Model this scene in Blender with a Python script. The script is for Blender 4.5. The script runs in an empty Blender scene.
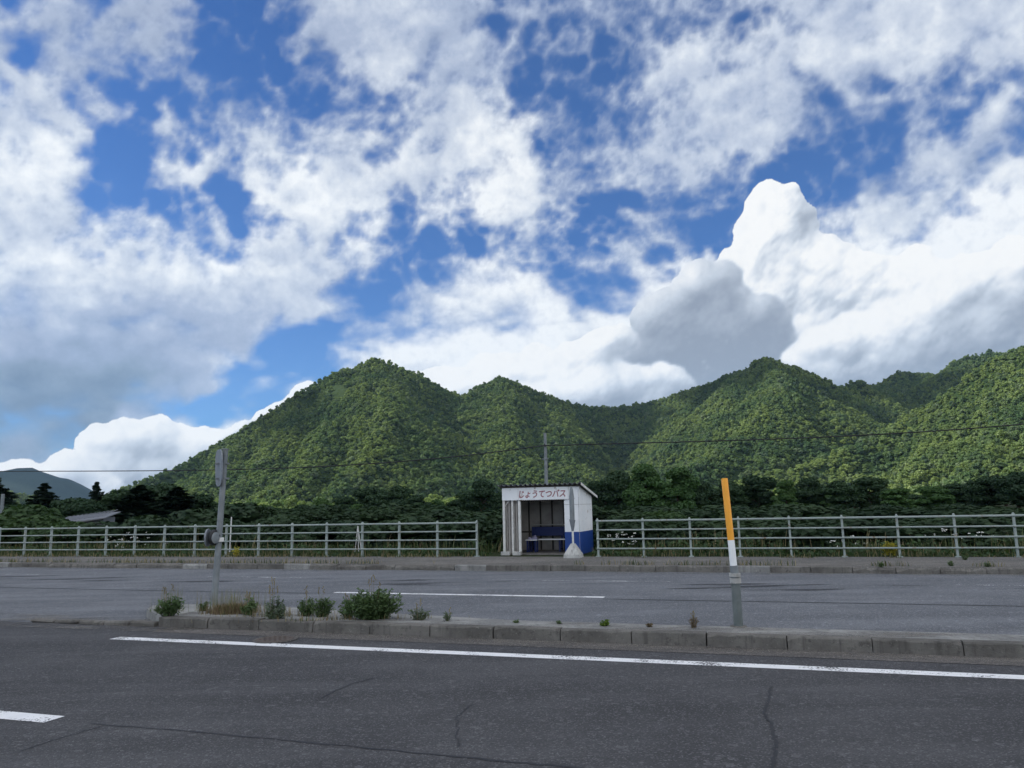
import bpy, bmesh, math, random, os
import numpy as np
from mathutils import Vector, Matrix
# ---------------------------------------------------------------- CAMERA GEOMETRY
F = 770.; PITCH = math.radians(8.93); ROLL = math.radians(1.2); EYE = 1.75
def ray(x, y):
    u = (x-512)/F; v = (384-y)/F; c, s = math.cos(ROLL), math.sin(ROLL)
    a = u*c+v*s; b = -u*s+v*c
    return Vector((a, math.cos(PITCH)-b*math.sin(PITCH), math.sin(PITCH)+b*math.cos(PITCH)))
def gnd(x, y, z=0.):
    d = ray(x, y); t = (z-EYE)/d.z; return Vector((d.x*t, d.y*t, z))
def make_camera():
    cd = bpy.data.cameras.new('camera'); co = bpy.data.objects.new('camera', cd); bpy.context.scene.collection.objects.link(co)
    c, s = math.cos(ROLL), math.sin(ROLL)
    f = Vector((0, math.cos(PITCH), math.sin(PITCH))); r0 = Vector((1, 0, 0)); u0 = Vector((0, -math.sin(PITCH), math.cos(PITCH)))
    r = c*r0 - s*u0; u = s*r0 + c*u0
    M = Matrix((r, u, -f)).transposed().to_4x4(); M.translation = (0, 0, EYE); co.matrix_world = M
    cd.sensor_width = 36; cd.lens = 36*F/1024; cd.clip_start = .1; cd.clip_end = 30000
    bpy.context.scene.camera = co
# ---------------------------------------------------------------- SKY
def azel(x, y):
    d = ray(x, y)
    return math.atan2(d[0], d[1]), math.atan2(d[2], math.hypot(d[0], d[1]))

SUN_AZ, SUN_EL = math.radians(-92), math.radians(36)     # azimuth from the view direction (+Y), to the right positive

# clouds: each entry is a bank of cloud in the sky given by where it hangs (azimuth / elevation, in px of a 770 px focal),
# the broken cloud deck: how much of each patch of sky is covered and how bright the cloud there is (0..9, patches of about 2.4 degrees)
COVER = """
56676633368798756556688778899999
36567634468887865455788778999999
78655433457885775445788886786688
88762356557756875445688887445648
99835656767777989554788866336866
99735894789979899656775423366799
88755453898743669844543223478999
99866673588622565326653245799999
99999998986335676557668999999999
99999999885258887734899999999999
99999999322557888899999999999999
99999992324899999999999999999999
99997522279999999999999999999999
99997777799999999999999999999999
99999999999999999999999999999999
99999999999999999999999999999999"""
TONE = """
55555544556676555555566666677777
55555544456665665554666667777766
67555444556775665555666665666667
66665555556666777555666665555656
88766666666777888655666665556655
88766786788877888666766655556789
77666666888877888766666666678999
77777777777767777766667777899999
88887888877777788777788888999999
66656666666778888878888888999999
44434555687788889988888888888888
12223456788999999988777777888888
01112467778999999988866666777777
20017888888888888888888777777777
33477777777777777777777777777777
77777777777777777777777777777777"""
HEAPS = [ # heaped clouds, far to near: (blobs x, y, half width, half height, tilt), fade depth in px, tone at the foot, relief
 ([(560,385,110,26,0),(440,398,70,18,0),(640,372,50,22,0),(520,372,40,14,0)], 60, .78, .5, 1),
 ([(777,203,20,17,0),(766,216,20,15,0),(790,222,16,12,0),(762,236,22,14,0),(786,236,30,22,0),(757,262,34,20,0),(812,266,44,24,10),(800,300,80,40,0),(735,300,50,24,-30),(690,330,60,30,-20),(860,300,60,36,0),(905,305,60,34,-10),(1000,330,110,50,0),(860,360,180,60,0),(1090,340,90,70,0),(700,380,110,30,0)], 190, .62, .9, 2),
 ([(320,388,20,8,-25),(300,410,40,14,-20)], 40, .7, .5, 3),
 ([(672,318,30,22,-20),(705,290,20,12,0),(722,302,28,18,0),(745,325,36,22,0),(700,345,72,26,0),(655,365,40,18,0),(760,365,70,22,0)], 45, .02, .75, 4),
 ([(835,338,26,14,-20),(880,322,40,20,-15),(935,306,44,20,-20),(990,292,44,24,-20),(1040,280,60,30,0),(900,362,110,34,0),(1010,340,100,44,0),(1100,340,70,60,0)], 78, .26, .8, 5),
 ([(612,345,24,10,0),(590,362,34,14,0),(640,384,50,18,0),(570,392,60,18,0)], 45, .66, .6, 6),
 ([(120,446,30,14,0),(150,436,22,11,0),(180,442,30,11,0),(215,441,26,10,-15),(243,430,14,5,-20),(150,470,80,24,0),(70,492,50,20,0),(230,462,50,20,0),(150,505,150,26,0)], 34, .46, .6, 7),
 ([(16,472,40,7,0),(50,480,30,8,0),(-40,474,60,12,0),(0,500,90,20,0)], 30, .6, .4, 8),
]

def grid_field(txt, X, Y):
    g = np.array([[int(c) for c in r] for r in txt.split()], float)/9.
    g = np.pad(g, ((8, 0), (0, 0)), mode='reflect'); g = np.pad(g, ((0, 0), (14, 14)), mode='reflect')
    u = np.clip(X/32-.5+14, 0, g.shape[1]-1.001); v = np.clip(Y/32-.5+8, 0, g.shape[0]-1.001)
    i, j = v.astype(int), u.astype(int); fu = u-j; fv = v-i
    fu = fu*fu*(3-2*fu)*.5+fu*.5; fv = fv*fv*(3-2*fv)*.5+fv*.5
    return (g[i, j]*(1-fu)+g[i, j+1]*fu)*(1-fv)+(g[i+1, j]*(1-fu)+g[i+1, j+1]*fu)*fv

class Perlin:
    def __init__(self, seed):
        r = np.random.RandomState(seed); self.p = np.tile(r.permutation(256), 3)
        g = r.normal(size=(256, 3)); self.g = (g/np.linalg.norm(g, axis=1)[:, None]).astype(np.float32)
    def __call__(self, v):
        i = np.floor(v).astype(np.int64); f = (v-i).astype(np.float32); i &= 255
        u = f*f*f*(f*(f*6-15)+10); p = self.p; out = 0.
        for dx in (0, 1):
            wx = u[..., 0] if dx else 1-u[..., 0]
            for dy in (0, 1):
                wy = u[..., 1] if dy else 1-u[..., 1]
                for dz in (0, 1):
                    wz = u[..., 2] if dz else 1-u[..., 2]
                    h = p[p[p[(i[..., 0]+dx) & 255]+((i[..., 1]+dy) & 255)]+((i[..., 2]+dz) & 255)]
                    g = self.g[h]
                    out = out + wx*wy*wz*(g[..., 0]*(f[..., 0]-dx)+g[..., 1]*(f[..., 1]-dy)+g[..., 2]*(f[..., 2]-dz))
        return out*1.6
    def fbm(self, v, octaves=5, rough=.5, billow=False, ridge=False):
        a, s, tot = 1., 0., 0.
        for k in range(octaves):
            n = self(v*(2.03**k)+k*17.3)
            if billow: n = np.abs(n)*2-.55
            if ridge: n = .55-np.abs(n)*2
            s = s+a*n; tot += a; a *= rough
        return s/tot

def sstep(a, b, x):
    t = np.clip((x-a)/(b-a), 0, 1); return t*t*(3-2*t)

def grid_mesh(name, P, nu, nv, flip=False):
    """P: (nv, nu, 3) array -> one mesh of quads."""
    me = bpy.data.meshes.new(name)
    me.vertices.add(nu*nv); me.vertices.foreach_set('co', P.reshape(-1).astype(np.float32))
    a = (np.arange(nv-1)[:, None]*nu+np.arange(nu-1)[None, :]).reshape(-1)
    q = np.stack([a, a+1, a+nu+1, a+nu], 1)
    if flip: q = q[:, ::-1]
    nf = len(q)
    me.loops.add(nf*4); me.loops.foreach_set('vertex_index', q.reshape(-1).astype(np.int32))
    me.polygons.add(nf); me.polygons.foreach_set('loop_start', (np.arange(nf)*4).astype(np.int32))
    me.polygons.foreach_set('use_smooth', np.ones(nf, bool)); me.update(); me.validate()
    return me

def blur2(a, r):
    for ax in (0, 1):
        for _ in range(2):
            pad = [(0, 0), (0, 0)]; pad[ax] = (r+1, r)
            c = np.cumsum(np.pad(a, pad, mode='edge'), axis=ax)
            n = a.shape[ax]
            a = (np.take(c, range(2*r+1, 2*r+1+n), ax)-np.take(c, range(0, n), ax))/(2*r+1)
    return a

def cum_f(pn, D): return pn.fbm(D*40+41, 4, .55, billow=True)

def cloud_fields():
    step = math.radians(.15)
    az = np.arange(math.radians(-64), math.radians(64), step); el = np.arange(math.radians(-2), math.radians(56), step)
    A, E = np.meshgrid(az, el); nv, nu = A.shape
    D = np.stack([np.sin(A)*np.cos(E), np.cos(A)*np.cos(E), np.sin(E)], -1)
    pn = Perlin(7)
    def warp(v, s, o, k, seed):
        return np.stack([pn.fbm(v*s+seed+11.*q, o) for q in range(2)], -1)*k
    def bank(lst, AE, base=0., hard=1.):
        acc = np.full(A.shape, base)
        for (px, py, hw, hh, rot, amt) in lst:
            a, e = azel(px, py); c, s = math.cos(math.radians(rot)), math.sin(math.radians(rot))
            da, de = (AE[..., 0]-a)*math.cos(e), AE[..., 1]-e
            u = (da*c-de*s)/(1.5*hw/F); v = (da*s+de*c)/(1.5*hh/F)
            acc += amt*(1-sstep(0, 1, np.sqrt(u*u+v*v)))
        return acc
    AE = np.stack([A, E], -1)
    w1 = warp(D, 5., 4, .10, 0.); w2 = warp(D, 22., 4, .030, 50.)
    AW = AE+w1+w2
    Z = np.maximum(D[..., 2], 0)+.16
    P = np.stack([D[..., 0]/Z, D[..., 1]/Z, 0*Z], -1)
    # broken deck
    def place(AE_):   # direction -> patch of the cover map
        a_, e_ = AE_[..., 0], AE_[..., 1]
        x, y, z = np.sin(a_)*np.cos(e_), np.cos(a_)*np.cos(e_), np.sin(e_)
        f = np.maximum(y*math.cos(PITCH)+z*math.sin(PITCH), .05); b_ = (-y*math.sin(PITCH)+z*math.cos(PITCH))/f; a2 = x/f
        c, s_ = math.cos(ROLL), math.sin(ROLL)
        return 512+F*(a2*c-b_*s_), 384-F*(a2*s_+b_*c)
    w1b = warp(D, 9., 4, .045, 140.)
    X_, Y_ = place(AE+w1b+w2*.8)
    cov = grid_field(COVER, X_, Y_); tone = grid_field(TONE, X_, Y_)
    wp = np.stack([pn.fbm(P*1.3+3, 3), pn.fbm(P*1.3+9, 3), 0*Z], -1)*.5
    Pd = P@np.array([[.85, -.35, 0], [.52, 1.25, 0], [0, 0, 1]])       # drawn out along the wind
    big = pn.fbm(Pd*4.2+wp, 6, .5); mid = .6*pn.fbm(D*18+wp*2, 5, .52, billow=True)+.4*pn.fbm(D*31+wp*2+8, 4, .5, billow=True); fine = pn.fbm(D*40, 4, .55)
    lowf = sstep(250, 330, Y_)
    St = D*np.array([1, 1, 2.0])
    low = .75*pn.fbm(St*7+21, 6, .48)+.25*pn.fbm(St*14+31, 4, .45, billow=True)
    base = (.44*big-.74*mid+.13*fine)*(1-lowf)+low*lowf*1.1
    dh = .5+base*.72+(cov-.62)*.82
    def relief(h, r, gx, gy, k1, k2):
        s = blur2(h, r)
        gy_, gx_ = np.gradient(blur2(h, 3)); sl = -(gx*gx_+gy*gy_)
        return k1*(h-s)+k2*sl
    lh = tone+.02+relief(base, 14, -.5, .85, .34, 3.0)*(.8+.5*lowf)+pn.fbm(D*8+5, 3)*.14
    dl = dh; rl = lh
    # cumulus: heaps of billows, one heap in front of another, bright crown and shaded foot
    wc = np.concatenate([warp(D, 14., 4, .05, 80.), np.zeros(A.shape+(1,))], -1)
    px = 1/F/step                                            # grid cells per photo pixel
    jj, ii = np.meshgrid(np.arange(nu), np.arange(nv))
    bumps = cum_f(pn, D); fray = pn.fbm(D*60+90, 4, .6)*.6+pn.fbm(D*22+33, 3)*.5; soft = pn.fbm(D*9+13, 4)
    def lam(h):
        gy_, gx_ = np.gradient(h*px); nz = 1/np.sqrt(1+gx_**2+gy_**2); return (gx_*.42-gy_*.72+.55)*nz-.55
    CW = AE+w1*.22+w2*.7
    Acum = np.zeros(A.shape); Tcum = np.zeros(A.shape)
    for blobs, fade, foot, rel, seed in HEAPS:
        cb = bank([bl+(1.,) for bl in blobs], CW)
        ok = np.argwhere(cb > .30)
        rng = np.random.RandomState(seed); area = len(ok)/px/px
        H = np.full(A.shape, -60.)
        for rad, k in ((24, .5), (14, 1.1), (8, 1.6), (4.5, 1.8), (3, 1.3)):
            cnt = min(5200, int(area/(rad*rad)*k))
            for (i, j) in ok[rng.randint(len(ok), size=cnt)]:
                dpt = cb[i, j]-.30; r = min(rad*rng.uniform(.55, 1.15), 3.5+dpt*60)
                rg = r*px; R_ = int(rg*1.4)+2
                i0, i1, j0, j1 = max(0, i-R_), min(nv, i+R_), max(0, j-R_), min(nu, j+R_)
                di = (ii[i0:i1, j0:j1]-i)/px; dj = (jj[i0:i1, j0:j1]-j)/px
                q = r*r-di*di*1.2-dj*dj
                z = np.where(q > 0, np.sqrt(np.maximum(q, 0))+min(dpt, 1.)*30-rad*.45, -60.)
                H[i0:i1, j0:j1] = np.maximum(H[i0:i1, j0:j1], z)
        mask = (H > -59).astype(float); m1 = blur2(mask, 1)
        Mh = np.clip(sstep(.15, .9, m1+fray*.6*(m1 < .99)), 0, 1)
        depth = np.cumsum(mask[::-1], 0)[::-1]/px; depth = blur2(np.where(mask > 0, depth, 0), 5)
        Hc = np.maximum(H, -12)
        sh = lam(blur2(Hc, 1)+bumps*4)*.35+lam(blur2(Hc, 4))*.5+lam(blur2(Hc, 12))*.5
        crown = .50 if seed == 4 else .86
        T = crown-(crown-foot)*sstep(2, fade, depth+soft*fade*.6)+sh*rel*1.5*(.5+.5*foot)+soft*.12+pn.fbm(D*24+55, 4, .5, billow=True)*.16
        w_ = np.where(Acum < .002, 1., Mh/np.maximum(Mh+Acum*(1-Mh), 1e-4)); Tcum = Tcum*(1-w_)+np.clip(T, 0, 1)*w_; Acum = np.maximum(Acum, Mh)
    dc = .18+.24*Acum; rc = Tcum; grey = np.zeros(A.shape)
    one = np.ones(A.shape)
    return D, nu, nv, np.stack([dh, dl, dc, grey], -1), np.stack([np.clip(lh, 0, 1), rl, rc, one], -1)

class Nodes:
    def __init__(self, nt): self.nt, self.N, self.L = nt, nt.nodes, nt.links
    def n(self, t, **k):
        o = self.N.new(t)
        for a, b in k.items(): setattr(o, a, b)
        return o
    def put(self, sock, v):
        if hasattr(v, 'is_output'): self.L.new(v, sock)
        else:
            if sock.type == 'RGBA' and len(v) == 3: v = (*v, 1.)
            sock.default_value = v
    def m(self, op, a, b=None, c=None, clamp=False):
        o = self.n('ShaderNodeMath', operation=op, use_clamp=clamp); self.put(o.inputs[0], a)
        if b is not None: self.put(o.inputs[1], b)
        if c is not None: self.put(o.inputs[2], c)
        return o.outputs[0]
    def vm(self, op, a, b=None, c=None):
        o = self.n('ShaderNodeVectorMath', operation=op); self.put(o.inputs[0], a)
        if b is not None: self.put(o.inputs[3] if op == 'SCALE' else o.inputs[1], b)
        if c is not None: self.put(o.inputs[2], c)
        return o.outputs[1] if op in ('LENGTH', 'DISTANCE', 'DOT_PRODUCT') else o.outputs[0]
    def noise(self, v, scale, detail=6., rough=.55, dist=0., color=False):
        o = self.n('ShaderNodeTexNoise')
        if v is not None: self.put(o.inputs['Vector'], v)
        o.inputs['Scale'].default_value = scale; o.inputs['Detail'].default_value = detail
        o.inputs['Roughness'].default_value = rough; o.inputs['Distortion'].default_value = dist
        return o.outputs['Color' if color else 'Fac']
    def ss(self, x, a, b, lo=0., hi=1., kind='SMOOTHSTEP'):
        o = self.n('ShaderNodeMapRange', interpolation_type=kind); self.put(o.inputs['Value'], x)
        o.inputs['From Min'].default_value = a; o.inputs['From Max'].default_value = b
        self.put(o.inputs['To Min'], lo); self.put(o.inputs['To Max'], hi); return o.outputs[0]
    def mix(self, f, a, b, blend='MIX'):
        o = self.n('ShaderNodeMix', data_type='RGBA', blend_type=blend); self.put(o.inputs[0], f)
        self.put(o.inputs[6], a); self.put(o.inputs[7], b); return o.outputs[2]

SKY_STRENGTH = .10
def build_world():
    w = bpy.data.worlds.new('World'); bpy.context.scene.world = w; w.use_nodes = True
    w.node_tree.nodes.clear(); g = Nodes(w.node_tree)
    d = g.n('ShaderNodeTexCoord').outputs['Generated']
    sky = g.n('ShaderNodeTexSky', sky_type='NISHITA', sun_disc=False)
    sky.sun_elevation = SUN_EL; sky.sun_rotation = SUN_AZ; sky.air_density = 1.0; sky.dust_density = .2; sky.ozone_density = 3.0; sky.altitude = 100
    col = g.vm('MULTIPLY', sky.outputs[0], (.25, .50, .86))
    sx = g.n('ShaderNodeSeparateXYZ'); g.L.new(d, sx.inputs[0])
    # broken cloud over the rest of the sky; the modelled clouds hang ahead
    f = g.m('MULTIPLY', g.ss(g.noise(d, 3., 4., .55), .38, .56, 0., .95), g.ss(sx.outputs[1], .62, .40))
    col = g.mix(f, col, (12.8, 12.8, 13.0))
    bg = g.n('ShaderNodeBackground'); g.L.new(col, bg.inputs[0]); bg.inputs[1].default_value = SKY_STRENGTH
    out = g.n('ShaderNodeOutputWorld'); g.L.new(bg.outputs[0], out.inputs[0])
    w.cycles.sampling_method = 'MANUAL'; w.cycles.sample_map_resolution = 256

def build_clouds():
    D, nu, nv, c1, c2 = cloud_fields()
    me = grid_mesh('clouds', D*22000., nu, nv, flip=False)
    for nm, c in (('cloud_depth', c1), ('cloud_relief', c2)):
        at = me.attributes.new(nm, 'FLOAT_COLOR', 'POINT'); at.data.foreach_set('color', c.reshape(-1).astype(np.float32))
    ob = bpy.data.objects.new('clouds', me); bpy.context.scene.collection.objects.link(ob); ob['kind'] = 'stuff'
    ob['label'] = 'broken white and grey cumulus clouds across the blue sky'
    mt = bpy.data.materials.new('clouds'); mt.use_nodes = True; mt.node_tree.nodes.clear(); me.materials.append(mt)
    g = Nodes(mt.node_tree)
    def att(nm):
        a = g.n('ShaderNodeAttribute', attribute_name=nm); s = g.n('ShaderNodeSeparateColor'); g.L.new(a.outputs['Color'], s.inputs[0])
        return s.outputs[0], s.outputs[1], s.outputs[2], a.outputs['Alpha']
    dh, dl, dc, grey = att('cloud_depth'); lh, rl, rc, _ = att('cloud_relief')
    pos = g.vm('SCALE', g.n('ShaderNodeNewGeometry').outputs['Position'], 1/22000.)
    fine = g.m('SUBTRACT', g.noise(pos, 85., 4., .6), .5)
    soft = g.m('SUBTRACT', g.noise(pos, 36., 2., .5), .5)
    fin = g.m('ADD', fine, g.m('MULTIPLY', soft, .5))
    dh = g.m('MULTIPLY_ADD', fin, .09, dh); dl = g.m('MULTIPLY_ADD', fin, .10, dl); dc = g.m('MULTIPLY_ADD', fin, .22, dc)
    rl = g.m('MULTIPLY_ADD', fin, .22, rl, clamp=True); rc = g.m('MULTIPLY_ADD', fin, .25, rc, clamp=True)
    lh = g.m('MULTIPLY_ADD', fin, .25, lh, clamp=True); grey = g.m('MULTIPLY_ADD', fin, .25, grey, clamp=True)
    ah = g.m('MULTIPLY', g.ss(dh, .31, .76), .97)
    r = g.n('ShaderNodeValToRGB'); g.L.new(lh, r.inputs[0]); cr = r.color_ramp; cr.interpolation = 'LINEAR'
    for k, (p_, c_) in enumerate([(0., (.13, .18, .26)), (.22, (.20, .26, .35)), (.45, (.28, .34, .47)), (.64, (.38, .44, .57)), (.82, (.58, .63, .71)), (1., (.84, .86, .87))]):
        e = cr.elements[k] if k < 2 else cr.elements.new(p_)
        e.position = p_; e.color = (*c_, 1)
    hc = g.vm('SCALE', r.outputs[0], 10.)
    ac = g.ss(dc, .26, .34)
    r2 = g.n('ShaderNodeValToRGB'); g.L.new(rc, r2.inputs[0]); cr = r2.color_ramp
    for k, (p_, c_) in enumerate([(0., (.25, .285, .35)), (.30, (.35, .39, .46)), (.60, (.52, .57, .64)), (.80, (.70, .73, .77)), (1., (.86, .86, .85))]):
        e = cr.elements[k] if k < 2 else cr.elements.new(p_)
        e.position = p_; e.color = (*c_, 1)
    cc = g.vm('SCALE', r2.outputs[0], 10.)
    c = g.mix(ac, hc, cc)
    a = g.m('MULTIPLY', g.m('SUBTRACT', 1., ah), g.m('SUBTRACT', 1., ac))  # clear share
    em = g.n('ShaderNodeEmission'); g.L.new(c, em.inputs[0]); em.inputs[1].default_value = SKY_STRENGTH*.87
    tr = g.n('ShaderNodeBsdfTransparent'); mx = g.n('ShaderNodeMixShader')
    g.L.new(a, mx.inputs[0]); g.L.new(em.outputs[0], mx.inputs[1]); g.L.new(tr.outputs[0], mx.inputs[2])
    out = g.n('ShaderNodeOutputMaterial'); g.L.new(mx.outputs[0], out.inputs[0])
    mt.cycles.emission_sampling = 'NONE'
# ---------------------------------------------------------------- FRAMES AND HELPERS
A_ROAD = math.atan(.333); RX, RY = math.cos(A_ROAD), -math.sin(A_ROAD)
def W(s, n, z=0.): return Vector((s*RX-n*RY, s*RY+n*RX, z))     # s along the road (to the right), n across it (away)
def SN(p): return p[0]*RX+p[1]*RY, -p[0]*RY+p[1]*RX
def at_n(x, y, n):                                              # the point seen at (x, y) on the upright plane n metres across the road
    d = ray(x, y); t = n/(-d.x*RY+d.y*RX); p = d*t; s, _ = SN(p); return s, p.z+EYE
def at_d(x, y, D):                                              # the point seen at (x, y), D metres off
    d = ray(x, y); k = D/math.hypot(d.x, d.y); return Vector((d.x*k, d.y*k, EYE+d.z*k))
SC = bpy.context.scene.collection

class MB:
    """collects shapes into one mesh"""
    def __init__(self): self.v, self.f, self.mi = [], [], []; self.m = 0; self.smooth = set()
    def add(self, vs, fs, smooth=False):
        b = len(self.v); self.v += [tuple(p) for p in vs]
        for f in fs:
            if smooth: self.smooth.add(len(self.f))
            self.f.append([b+i for i in f]); self.mi.append(self.m)
    def box(self, c, d, rot=None, taper=1., bev=0.):
        hx, hy, hz = d[0]/2, d[1]/2, d[2]/2; c = Vector(c)
        if bev:
            vs = []; rings = [(-hz, bev), (-hz+bev, 0), (hz-bev, 0), (hz, bev)]
            for z, i in rings:
                k = 1 if z < 0 else taper
                x, y = (hx)*k, (hy)*k
                vs += [(-x+i+bev*(i == 0)*0, -y+i, z), (x-i, -y+i, z), (x-i, y-i, z), (-x+i, y-i, z)]
            fs = [(3, 2, 1, 0), (12, 13, 14, 15)]
            for r in range(3):
                for k in range(4): a = r*4+k; b = r*4+(k+1) % 4; fs.append((a, b, b+4, a+4))
        else:
            vs = [(sx*hx*(1 if sz < 0 else taper), sy*hy*(1 if sz < 0 else taper), sz*hz) for sz in (-1, 1) for sx, sy in ((-1, -1), (1, -1), (1, 1), (-1, 1))]
            fs = [(3, 2, 1, 0), (4, 5, 6, 7), (0, 1, 5, 4), (1, 2, 6, 5), (2, 3, 7, 6), (3, 0, 4, 7)]
        vs = [Vector(p) for p in vs]
        if rot: vs = [rot @ p for p in vs]
        self.add([c+p for p in vs], fs); return self
    def tube(self, pts, rad, seg=10, caps=True):
        pts = [Vector(p) for p in pts]; n = len(pts); rr = rad if isinstance(rad, (list, tuple)) else [rad]*n
        vs, fs = [], []; up = Vector((0, 0, 1))
        for i, p in enumerate(pts):
            t = (pts[min(i+1, n-1)]-pts[max(i-1, 0)]).normalized()
            a = t.cross(up if abs(t.z) < .9 else Vector((1, 0, 0))).normalized(); b = a.cross(t)
            for k in range(seg):
                w = 2*math.pi*k/seg; vs.append(p+(a*math.cos(w)+b*math.sin(w))*rr[i])
        for i in range(n-1):
            for k in range(seg): q = i*seg+k; r = i*seg+(k+1) % seg; fs.append((q, r, r+seg, q+seg))
        self.add(vs, fs, True)
        if caps: self.add(vs[:seg], [tuple(range(seg))]); self.add(vs[-seg:], [tuple(reversed(range(seg)))])
        return self
    def quad(self, *p): self.add(p, [(0, 1, 2, 3)]); return self
    def build(self, name, mats, parent=None, **props):
        me = bpy.data.meshes.new(name); me.from_pydata(self.v, [], self.f)
        for mt in (mats if isinstance(mats, (list, tuple)) else [mats]): me.materials.append(mt)
        me.polygons.foreach_set('material_index', self.mi)
        me.polygons.foreach_set('use_smooth', [i in self.smooth for i in range(len(self.f))]); me.update()
        bm = bmesh.new(); bm.from_mesh(me); bmesh.ops.recalc_face_normals(bm, faces=bm.faces); bm.to_mesh(me); bm.free()
        return link(name, me, parent, **props)

def link(name, me, parent=None, **props):
    o = bpy.data.objects.new(name, me); SC.objects.link(o); o.parent = parent
    for k, v in props.items(): o[k] = v
    return o
def thing(name, loc, label, category, group=None, rotz=-A_ROAD):
    o = bpy.data.objects.new(name, None); SC.objects.link(o); o.location = loc; o.rotation_euler = (0, 0, rotz); o.empty_display_size = .2
    o['label'] = label; o['category'] = category
    if group: o['group'] = group
    return o
def np_mesh(name, V, Q, mats, mat_idx=None, smooth=False, uv=None):
    me = bpy.data.meshes.new(name); V = np.asarray(V, np.float32); Q = np.asarray(Q, np.int32); k = Q.shape[1]
    me.vertices.add(len(V)); me.vertices.foreach_set('co', V.reshape(-1))
    me.loops.add(Q.size); me.loops.foreach_set('vertex_index', Q.reshape(-1))
    me.polygons.add(len(Q)); me.polygons.foreach_set('loop_start', np.arange(len(Q), dtype=np.int32)*k)
    if smooth: me.polygons.foreach_set('use_smooth', np.ones(len(Q), bool))
    for m_ in mats: me.materials.append(m_)
    if mat_idx is not None: me.polygons.foreach_set('material_index', np.asarray(mat_idx, np.int32))
    me.update(); me.validate(); return me

# ---------------------------------------------------------------- MATERIALS
def new_mat(name):
    mt = bpy.data.materials.new(name); mt.use_nodes = True; mt.node_tree.nodes.clear(); return mt, Nodes(mt.node_tree)
def finish(g, col, rough=.8, bump=None, bump_d=.01, metal=0., spec=.3, alpha=None):
    p = g.n('ShaderNodeBsdfPrincipled'); g.put(p.inputs['Base Color'], col); g.put(p.inputs['Roughness'], rough)
    p.inputs['Metallic'].default_value = metal; p.inputs['Specular IOR Level'].default_value = spec
    if bump is not None:
        b = g.n('ShaderNodeBump'); b.inputs['Distance'].default_value = bump_d; g.put(b.inputs['Height'], bump); g.L.new(b.outputs[0], p.inputs['Normal'])
    sh = p.outputs[0]
    if alpha is not None:
        t = g.n('ShaderNodeBsdfTransparent'); mx = g.n('ShaderNodeMixShader'); g.put(mx.inputs[0], alpha)
        g.L.new(t.outputs[0], mx.inputs[1]); g.L.new(sh, mx.inputs[2]); sh = mx.outputs[0]
    o = g.n('ShaderNodeOutputMaterial'); g.L.new(sh, o.inputs[0])
def pos(g): return g.n('ShaderNodeNewGeometry').outputs['Position']
def objc(g): return g.n('ShaderNodeTexCoord').outputs['Object']
def painted(name, c, c2=None, rough=.55, scale=6., amt=.5, rust=None, rust_amt=.0, metal=0., grime=.25):
    """paint or metal with weather: soft tone changes, grime, optional rust spots"""
    mt, g = new_mat(name); p = pos(g)
    c2 = c2 or tuple(x*.75 for x in c)
    col = g.mix(g.ss(g.noise(p, scale, 6., .6), .35, .7, 0., amt), c, c2)
    col = g.mix(g.ss(g.noise(p, scale*5, 4., .7), .55, .75, 0., grime), col, tuple(x*.4 for x in c))
    if rust: col = g.mix(g.ss(g.noise(p, scale*2.2, 8., .65), .62-rust_amt*.2, .70, 0., .9), col, rust)
    finish(g, col, rough, g.noise(p, 60., 4.), .002, metal)
    return mt
def asphalt(name, c, c2, tracks=None):
    mt, g = new_mat(name); p = pos(g)
    col = g.mix(g.ss(g.noise(p, .55, 5., .6), .35, .68), c, c2)
    st = g.vm('MULTIPLY', g.vm('ADD', p, (0, 0, 0)), (.25, 1.6, 1.))
    mp = g.n('ShaderNodeMapping'); g.L.new(p, mp.inputs[0]); mp.inputs['Rotation'].default_value = (0, 0, A_ROAD); mp.inputs['Scale'].default_value = (.14, 1.7, 1.)
    streak = g.noise(mp.outputs[0], 1., 6., .6)
    col = g.mix(g.ss(streak, .40, .66, 0., .38), col, tuple(x*.66 for x in c))
    col = g.mix(g.ss(streak, .50, .32, 0., .30), col, tuple(x*1.35 for x in c2))
    vor = g.n('ShaderNodeTexVoronoi', feature='F1'); g.L.new(p, vor.inputs['Vector']); vor.inputs['Scale'].default_value = 85.
    agg = g.n('ShaderNodeSeparateColor'); g.L.new(vor.outputs['Color'], agg.inputs[0])
    col = g.mix(g.m('MULTIPLY', g.ss(agg.outputs[0], .80, .95), .50), col, tuple(min(1, x*2.6) for x in c2))
    col = g.mix(g.m('MULTIPLY', g.ss(agg.outputs[1], .70, .95), .40), col, tuple(x*.45 for x in c))
    v2 = g.n('ShaderNodeTexVoronoi', feature='F1'); g.L.new(p, v2.inputs['Vector']); v2.inputs['Scale'].default_value = 22.
    a2 = g.n('ShaderNodeSeparateColor'); g.L.new(v2.outputs['Color'], a2.inputs[0])
    col = g.mix(g.m('MULTIPLY', g.ss(a2.outputs[0], .95, .99), .22), col, tuple(min(1, x*3.) for x in c2))
    col = g.mix(g.ss(g.noise(p, 2.3, 4., .7), .60, .72, 0., .28), col, tuple(x*.62 for x in c))
    h = g.m('ADD', g.m('MULTIPLY', vor.outputs['Distance'], -1.), g.m('MULTIPLY', g.noise(p, 12., 3.), .6))
    finish(g, col, .88, h, .006, spec=.25); return mt
def paint_line(name, worn):
    mt, g = new_mat(name); p = pos(g)
    col = g.mix(g.noise(p, 5., 4.), (.82, .82, .80), (.66, .66, .66))
    a = g.ss(g.m('ADD', g.m('MULTIPLY', g.noise(p, 38., 5., .7), .6), g.m('MULTIPLY', g.noise(p, 2.2, 3.), .4)), worn, worn+.05)
    finish(g, col, .6, None, alpha=a); return mt
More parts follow.
